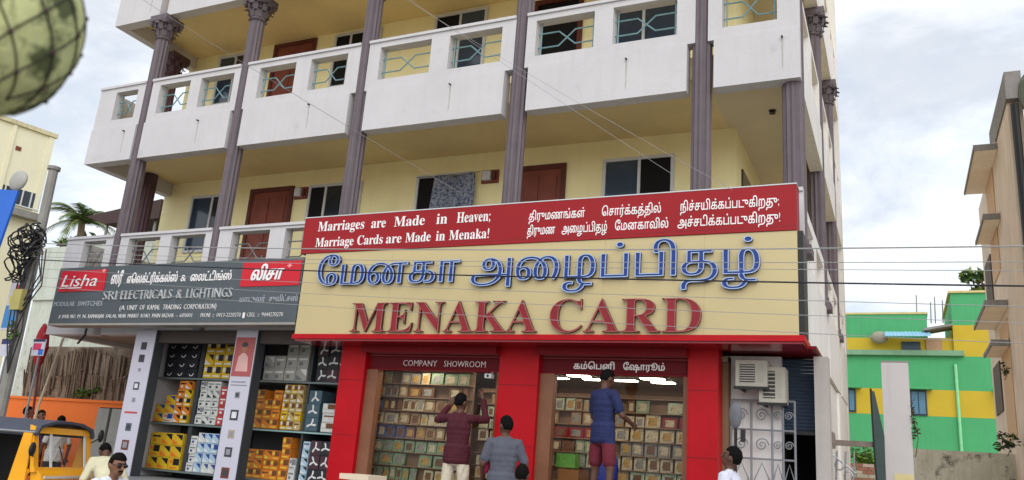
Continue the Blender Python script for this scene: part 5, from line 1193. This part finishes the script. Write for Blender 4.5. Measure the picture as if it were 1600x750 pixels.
    bm_ = bmesh.new(); bm_.from_mesh(me); bmesh.ops.remove_doubles(bm_, verts=bm_.verts, dist=1e-5); bmesh.ops.recalc_face_normals(bm_, faces=bm_.faces); bm_.to_mesh(me); bm_.free()
    tmp = bpy.data.objects.new('person', me); COL.objects.link(tmp)
    rmod = tmp.modifiers.new('r', 'REMESH'); rmod.mode = 'VOXEL'; rmod.voxel_size = 0.0078
    smod = tmp.modifiers.new('s', 'SMOOTH'); smod.factor = 0.5; smod.iterations = 7
    dg = bpy.context.evaluated_depsgraph_get(); m2 = bpy.data.meshes.new_from_object(tmp.evaluated_get(dg))
    bpy.data.objects.remove(tmp); bpy.data.meshes.remove(me)
    nf = len(m2.polygons); C = np.zeros(nf * 3); m2.polygons.foreach_get('center', C); C = C.reshape(-1, 3)
    best = np.full(nf, 9.0); idx = np.zeros(nf, int); names = ['skin', 'top', 'bottom', 'shoe', 'eye', 'lip']
    for g in G:
        if g[0] == 'c':
            a, bb = np.array(g[1]), np.array(g[2]); ab = bb - a; L2 = max(ab @ ab, 1e-9); t_ = np.clip(((C - a) @ ab) / L2, 0, 1)
            d = np.linalg.norm(C - (a + t_[:, None] * ab), axis=1) - (g[3] + (g[4] - g[3]) * t_)
        else:
            M3 = hm(g[3]) if g[0] == 'h' else (Matrix.Rotation(g[3], 3, 'X') if g[3] else Matrix.Identity(3))
            q = (C - np.array(g[1])) @ np.array(M3); r_ = np.array(g[2]); k = np.linalg.norm(q / r_, axis=1); d = (k - 1) * min(g[2])
        bias = {'eye': -0.004, 'lip': -0.003, 'top': -0.002, 'bottom': 0.0}.get(g[5], 0.0)
        up_ = (d + bias) < best; best[up_] = (d + bias)[up_]; idx[up_] = names.index(g[5])
    if untucked and not sit and lean == 0:
        idx[(idx == 2) & (C[:, 2] > 0.79) & (np.abs(C[:, 0]) < 0.24)] = 1; idx[(idx == 1) & (C[:, 2] < 0.79)] = 2
    m2.materials.clear()
    for mm in (skin_mat(sk), top, bottom, mat('dark_sandal', (48, 38, 34), 0.7), EYE, mat('lip', (104, 58, 54), 0.5)): m2.materials.append(mm)
    m2.polygons.foreach_set('material_index', idx.astype(np.int32)); m2.polygons.foreach_set('use_smooth', [True] * nf)
    Rz = Matrix.Rotation(yaw, 4, 'Z') @ Matrix.Scale(sc, 4)
    # cloth folds: small wrinkles on the clothing
    nv_ = len(m2.vertices); cloth = np.zeros(nv_, bool)
    for p in m2.polygons:
        if idx[p.index] in (1, 2):
            for v in p.vertices: cloth[v] = True
    co = np.zeros(nv_ * 3); m2.vertices.foreach_get('co', co); co = co.reshape(-1, 3)
    no_ = np.zeros(nv_ * 3); m2.vertices.foreach_get('normal', no_); no_ = no_.reshape(-1, 3)
    for i in np.nonzero(cloth)[0]:
        c_ = co[i]; co[i] = c_ + no_[i] * (0.009 * noise.noise(Vector((c_[0] * 14 + pos[0] + c_[2] * 5, c_[1] * 12, c_[2] * 6 + c_[0] * 9))) + 0.004 * noise.noise(Vector((c_[0] * 26, c_[1] * 26, c_[2] * 18))))
    m2.vertices.foreach_set('co', co.ravel())
    m2.transform(Rz); m2.update()
    o = bpy.data.objects.new('person', m2); COL.objects.link(o); o.location = pos; tag(o, label, 'person', group)
    def child(name, mb, mt, smooth=True):
        mb.v = [tuple((Rz @ Vector(v)) + Vector(pos)) for v in mb.v]; return obj(name, mb, mt, o, smooth)
    # hair
    hb = MB(); nu, nv = 28, 20; vs = []; fs = []
    for j in range(nv + 1):
        tt = math.pi * j / nv
        for i in range(nu):
            a = 2 * math.pi * i / nu; d = Vector((math.sin(tt) * math.cos(a), math.sin(tt) * math.sin(a), math.cos(tt)))
            p = Vector((d.x * 0.083, d.y * 0.102 + 0.008, d.z * 0.112 + 1.617)); low = 1.655 if p.y < -0.03 else (1.60 if p.y < 0.03 else 1.545)
            k = 1 + 0.05 * noise.noise(d * 5 + Vector(pos))
            if p.z < low: k = 0.72
            vs.append(Hd(Vector((0, 0.008, 1.617)) + (p - Vector((0, 0.008, 1.617))) * k))
    for j in range(nv):
        for i in range(nu): fs.append((j * nu + i, (j + 1) * nu + i, (j + 1) * nu + (i + 1) % nu, j * nu + (i + 1) % nu))
    hb.add(vs, fs); child('hair', hb, HAIR)
    if moustache:
        child('moustache', MB().tube([Hd((-0.032, -0.086, 1.553)), Hd((-0.012, -0.1, 1.562)), Hd((0.012, -0.1, 1.562)), Hd((0.032, -0.086, 1.553))], [0.004, 0.008, 0.008, 0.004], 6), HAIR)
    if glasses:
        gm = MB()
        for s in (-1, 1):
            gm.ell(Hd((s * 0.034, -0.097, 1.612)), (0.027, 0.006, 0.021), 12, 6, 0, hm(rh)); gm.tube([Hd((s * 0.06, -0.092, 1.618)), Hd((s * 0.08, 0.0, 1.612))], 0.003, 5)
        gm.tube([Hd((-0.01, -0.103, 1.617)), Hd((0.01, -0.103, 1.617))], 0.003, 5)
        child('spectacles', gm, mat('dark_spectacles', (34, 24, 26), 0.15, spec=0.7))
    return o
def fab(n, rgb, var=0.12): return mat('cloth_' + n, rgb, 0.85, var, 7, 0.15, 50)
DOWN = (((0.26, 0.02, 1.12), (0.27, -0.06, 0.87)), ((-0.26, 0.02, 1.12), (-0.27, -0.06, 0.87)))
PI = math.pi
# man in maroon shirt, arms raised to the glass (seen from behind)
person('man in maroon shirt and cream trousers with both arms raised at the left glass', (-5.38, 9.98, 0.82), PI + 0.12, 1.7, fab('maroon', (72, 20, 34)), fab('cream', (206, 196, 176)),
       (((0.36, -0.10, 1.36), (0.24, -0.2, 1.56)), ((-0.3, -0.22, 1.40), (-0.2, -0.3, 1.68))), 1, sleeve='long', turn=-0.3)
t = thing('step_stool', 'low wooden step stool under the man in maroon', 'stool', (-5.38, 9.98, 0.5))
obj('top', MB().box(-5.65, -5.1, 9.8, 10.16, 0.77, 0.82), WOOD, t)
for a in (-5.6, -5.19):
    for b_ in (9.83, 10.09): obj('leg', MB().box(a, a + 0.05, b_, b_ + 0.05, 0.5, 0.769), WOOD, t)
# man in grey t-shirt
person('man in grey t-shirt seen from behind, looking at the left glass', (-4.46, 9.5, 0.5), PI + 0.35, 1.72, fab('grey', (86, 88, 100)), fab('dark_blue', (46, 52, 72)),
       (((0.25, 0.0, 1.13), (0.26, -0.18, 0.95)), ((-0.28, -0.02, 1.12), (-0.22, -0.24, 1.08))), 1, turn=0.7, spread=0.08)
mg = MB(); mg.ell((-4.72, 9.52, 1.62), (0.07, 0.06, 0.1), 12, 8); solo('magenta_cloth', mg, fab('magenta', (170, 34, 90)), 'magenta cloth held by the man in the grey t-shirt', 'cloth', smooth=True)
# man in blue shirt on a ladder
person('man in blue shirt and maroon shorts standing high before the right glass', (-3.36, 10.02, 1.2), PI - 0.5, 1.7, fab('blue', (34, 42, 84)), fab('maroon_shorts', (104, 32, 46)),
       (((0.25, -0.05, 1.13), (0.24, -0.25, 1.02)), ((-0.27, -0.06, 1.14), (-0.2, -0.3, 1.06))), 1, shorts=True, spread=0.06, tilt=0.35)
t = thing('blue_drum', 'blue plastic drum the barelegged man stands on', 'drum', (-3.36, 10.05, 0.5))
obj('body', MB().lathe([(0.2, 0), (0.23, 0.04), (0.24, 0.2), (0.225, 0.22), (0.24, 0.24), (0.24, 0.46), (0.225, 0.48), (0.24, 0.5), (0.23, 0.66), (0.2, 0.7)], (-3.36, 10.05, 0.5), 24), mat('drum_blue', (36, 62, 160), 0.4, 0.06, 3), t, True)
solo('blue_bag', MB().lathe([(0.13, 0), (0.17, 0.05), (0.18, 0.3), (0.15, 0.44), (0.08, 0.5)], (-3.62, 10.95, 1.42), 14), mat('bag_blue', (44, 70, 190), 0.5, 0.08, 6), 'bright blue bag hanging inside behind the barelegged man', 'bag', smooth=True)
# man looking up at the right
person('man in white shirt in profile looking up at the shop, right end', (-1.66, 9.2, 0.32), -PI / 2 - 0.15, 1.68, fab('white', (206, 208, 222), 0.06), fab('dark_grey', (62, 64, 70)), DOWN, 1, tilt=-0.28)
# rider with glasses
person('man with glasses and moustache in white shirt at the lower left', (-7.5, 6.3, -0.2), PI / 2 - 0.15, 1.68, fab('bluish_white', (216, 222, 236), 0.05), fab('brown', (96, 80, 66)), (((0.27, -0.02, 1.14), (0.26, -0.28, 1.16)), ((-0.27, -0.02, 1.14), (-0.26, -0.28, 1.16))), 2, moustache=True, glasses=True, tilt=-0.1, lean=0.3, sit=True)
# stooping person in cream
person('stooping person in loose cream shirt behind the man with glasses', (-9.42, 8.0, 0.1), -2.02, 1.64, fab('cream_shirt', (206, 200, 170), 0.08), fab('dark_cloth', (52, 48, 52)), (((0.27, -0.12, 1.16), (0.2, -0.36, 1.05)), ((-0.27, -0.12, 1.16), (-0.2, -0.36, 1.05))), 1, lean=0.85, sleeve='long')
# the scooter under the rider
sc0 = thing('scooter', 'dark scooter ridden by the man with glasses and moustache', 'scooter', (-7.4, 6.3, 0))
SCM = mat('scooter_paint', (60, 64, 74), 0.35, 0.1, 3, coat=0.3); SX, SYY = -7.4, 6.3
obj('body', MB().prism([(SX - 0.62, 0.42), (SX - 0.1, 0.34), (SX - 0.05, 0.52), (SX - 0.25, 0.6), (SX - 0.6, 0.62)], SYY - 0.13, SYY + 0.13), SCM, sc0)
obj('seat', MB().prism([(SX - 0.64, 0.625), (SX - 0.1, 0.605), (SX - 0.08, 0.66), (SX - 0.62, 0.69)], SYY - 0.12, SYY + 0.12), BLK, sc0)
obj('floorboard', MB().box(SX - 0.1, SX + 0.34, SYY - 0.15, SYY + 0.15, 0.24, 0.29), BLK, sc0)
obj('front_shield', MB().prism([(SX + 0.32, 0.26), (SX + 0.38, 0.28), (SX + 0.46, 0.86), (SX + 0.41, 0.86)], SYY - 0.17, SYY + 0.17), SCM, sc0)
obj('handlebar', MB().tube([(SX + 0.28, SYY - 0.32, 0.94), (SX + 0.42, SYY, 0.96), (SX + 0.28, SYY + 0.32, 0.94)], 0.017, 7), BLK, sc0)
obj('headlight', MB().ell((SX + 0.47, SYY, 0.92), (0.06, 0.09, 0.07), 12, 8), ALU, sc0, True)
obj('fork', MB().tube([(SX + 0.44, SYY, 0.9), (SX + 0.56, SYY, 0.25)], 0.03, 7), CHROME, sc0)
for xx in (SX + 0.57, SX - 0.55):
    k = MB(); k.lathe([(0.1, -0.04), (0.2, -0.045), (0.22, 0), (0.2, 0.045), (0.1, 0.04)], (0, 0, 0), 18); k.v = [(xx + v[0], SYY + v[2], 0.22 + v[1]) for v in k.v]; obj('wheel', k, BLK, sc0)
# people beside the orange wall
person('dark haired man in pale shirt turned away before the orange wall', (-16.75, 11.85, 0.4), PI - 0.7, 1.68, fab('pale_olive', (176, 178, 150)), fab('dark_cloth', (52, 48, 52)), DOWN, 0)
person('person in purple shirt before the orange wall', (-16.25, 11.8, 0.36), PI / 2, 1.66, fab('purple', (92, 62, 140)), fab('dark_cloth', (52, 48, 52)), DOWN, 0)
person('person in light shirt, last of the three before the orange wall', (-15.55, 11.75, 0.27), -PI / 2 - 0.3, 1.66, fab('light', (200, 196, 190)), fab('dark_cloth', (52, 48, 52)), DOWN, 1)
person('short dark haired person in white before the middle red pier', (-3.62, 8.2, 0.13), PI + 0.2, 1.52, fab('white', (206, 208, 222), 0.06), fab('dark_cloth', (52, 48, 52)), DOWN, 1)
# oval lamp-like mirror on a thin post beside the white wall, cream pedestal by the red pier
t = thing('oval_mirror', 'grey oval mirror on a thin black post before the white wall', 'mirror', (-1.66, 9.9, 0.3))
b = MB(); b.ell((-1.72, 9.9, 2.4), (0.075, 0.035, 0.155), 16, 10); obj('head', b, mat('mirror_grey', (100, 102, 108), 0.6, 0.2, 20), t, True)
obj('post', MB().tube([(-1.73, 9.92, 0.3), (-1.72, 9.92, 2.25)], 0.018, 6), BLACK, t)
obj('clamp', MB().box(-1.66, -1.61, 9.88, 9.93, 2.1, 2.24), BLACK, t)
t = thing('cream_pedestal', 'flat topped cream stone pedestal at the foot of the left red pier', 'pedestal', (-5.98, 8.75, 0))
PD = mat('cream_stone', (222, 204, 180), 0.7, 0.06, 3)
obj('shaft', MB().box(-6.1, -5.86, 8.63, 8.87, 0.13, 1.34), PD, t); obj('top', MB().box(-6.19, -5.77, 8.55, 8.95, 1.341, 1.405), PD, t)
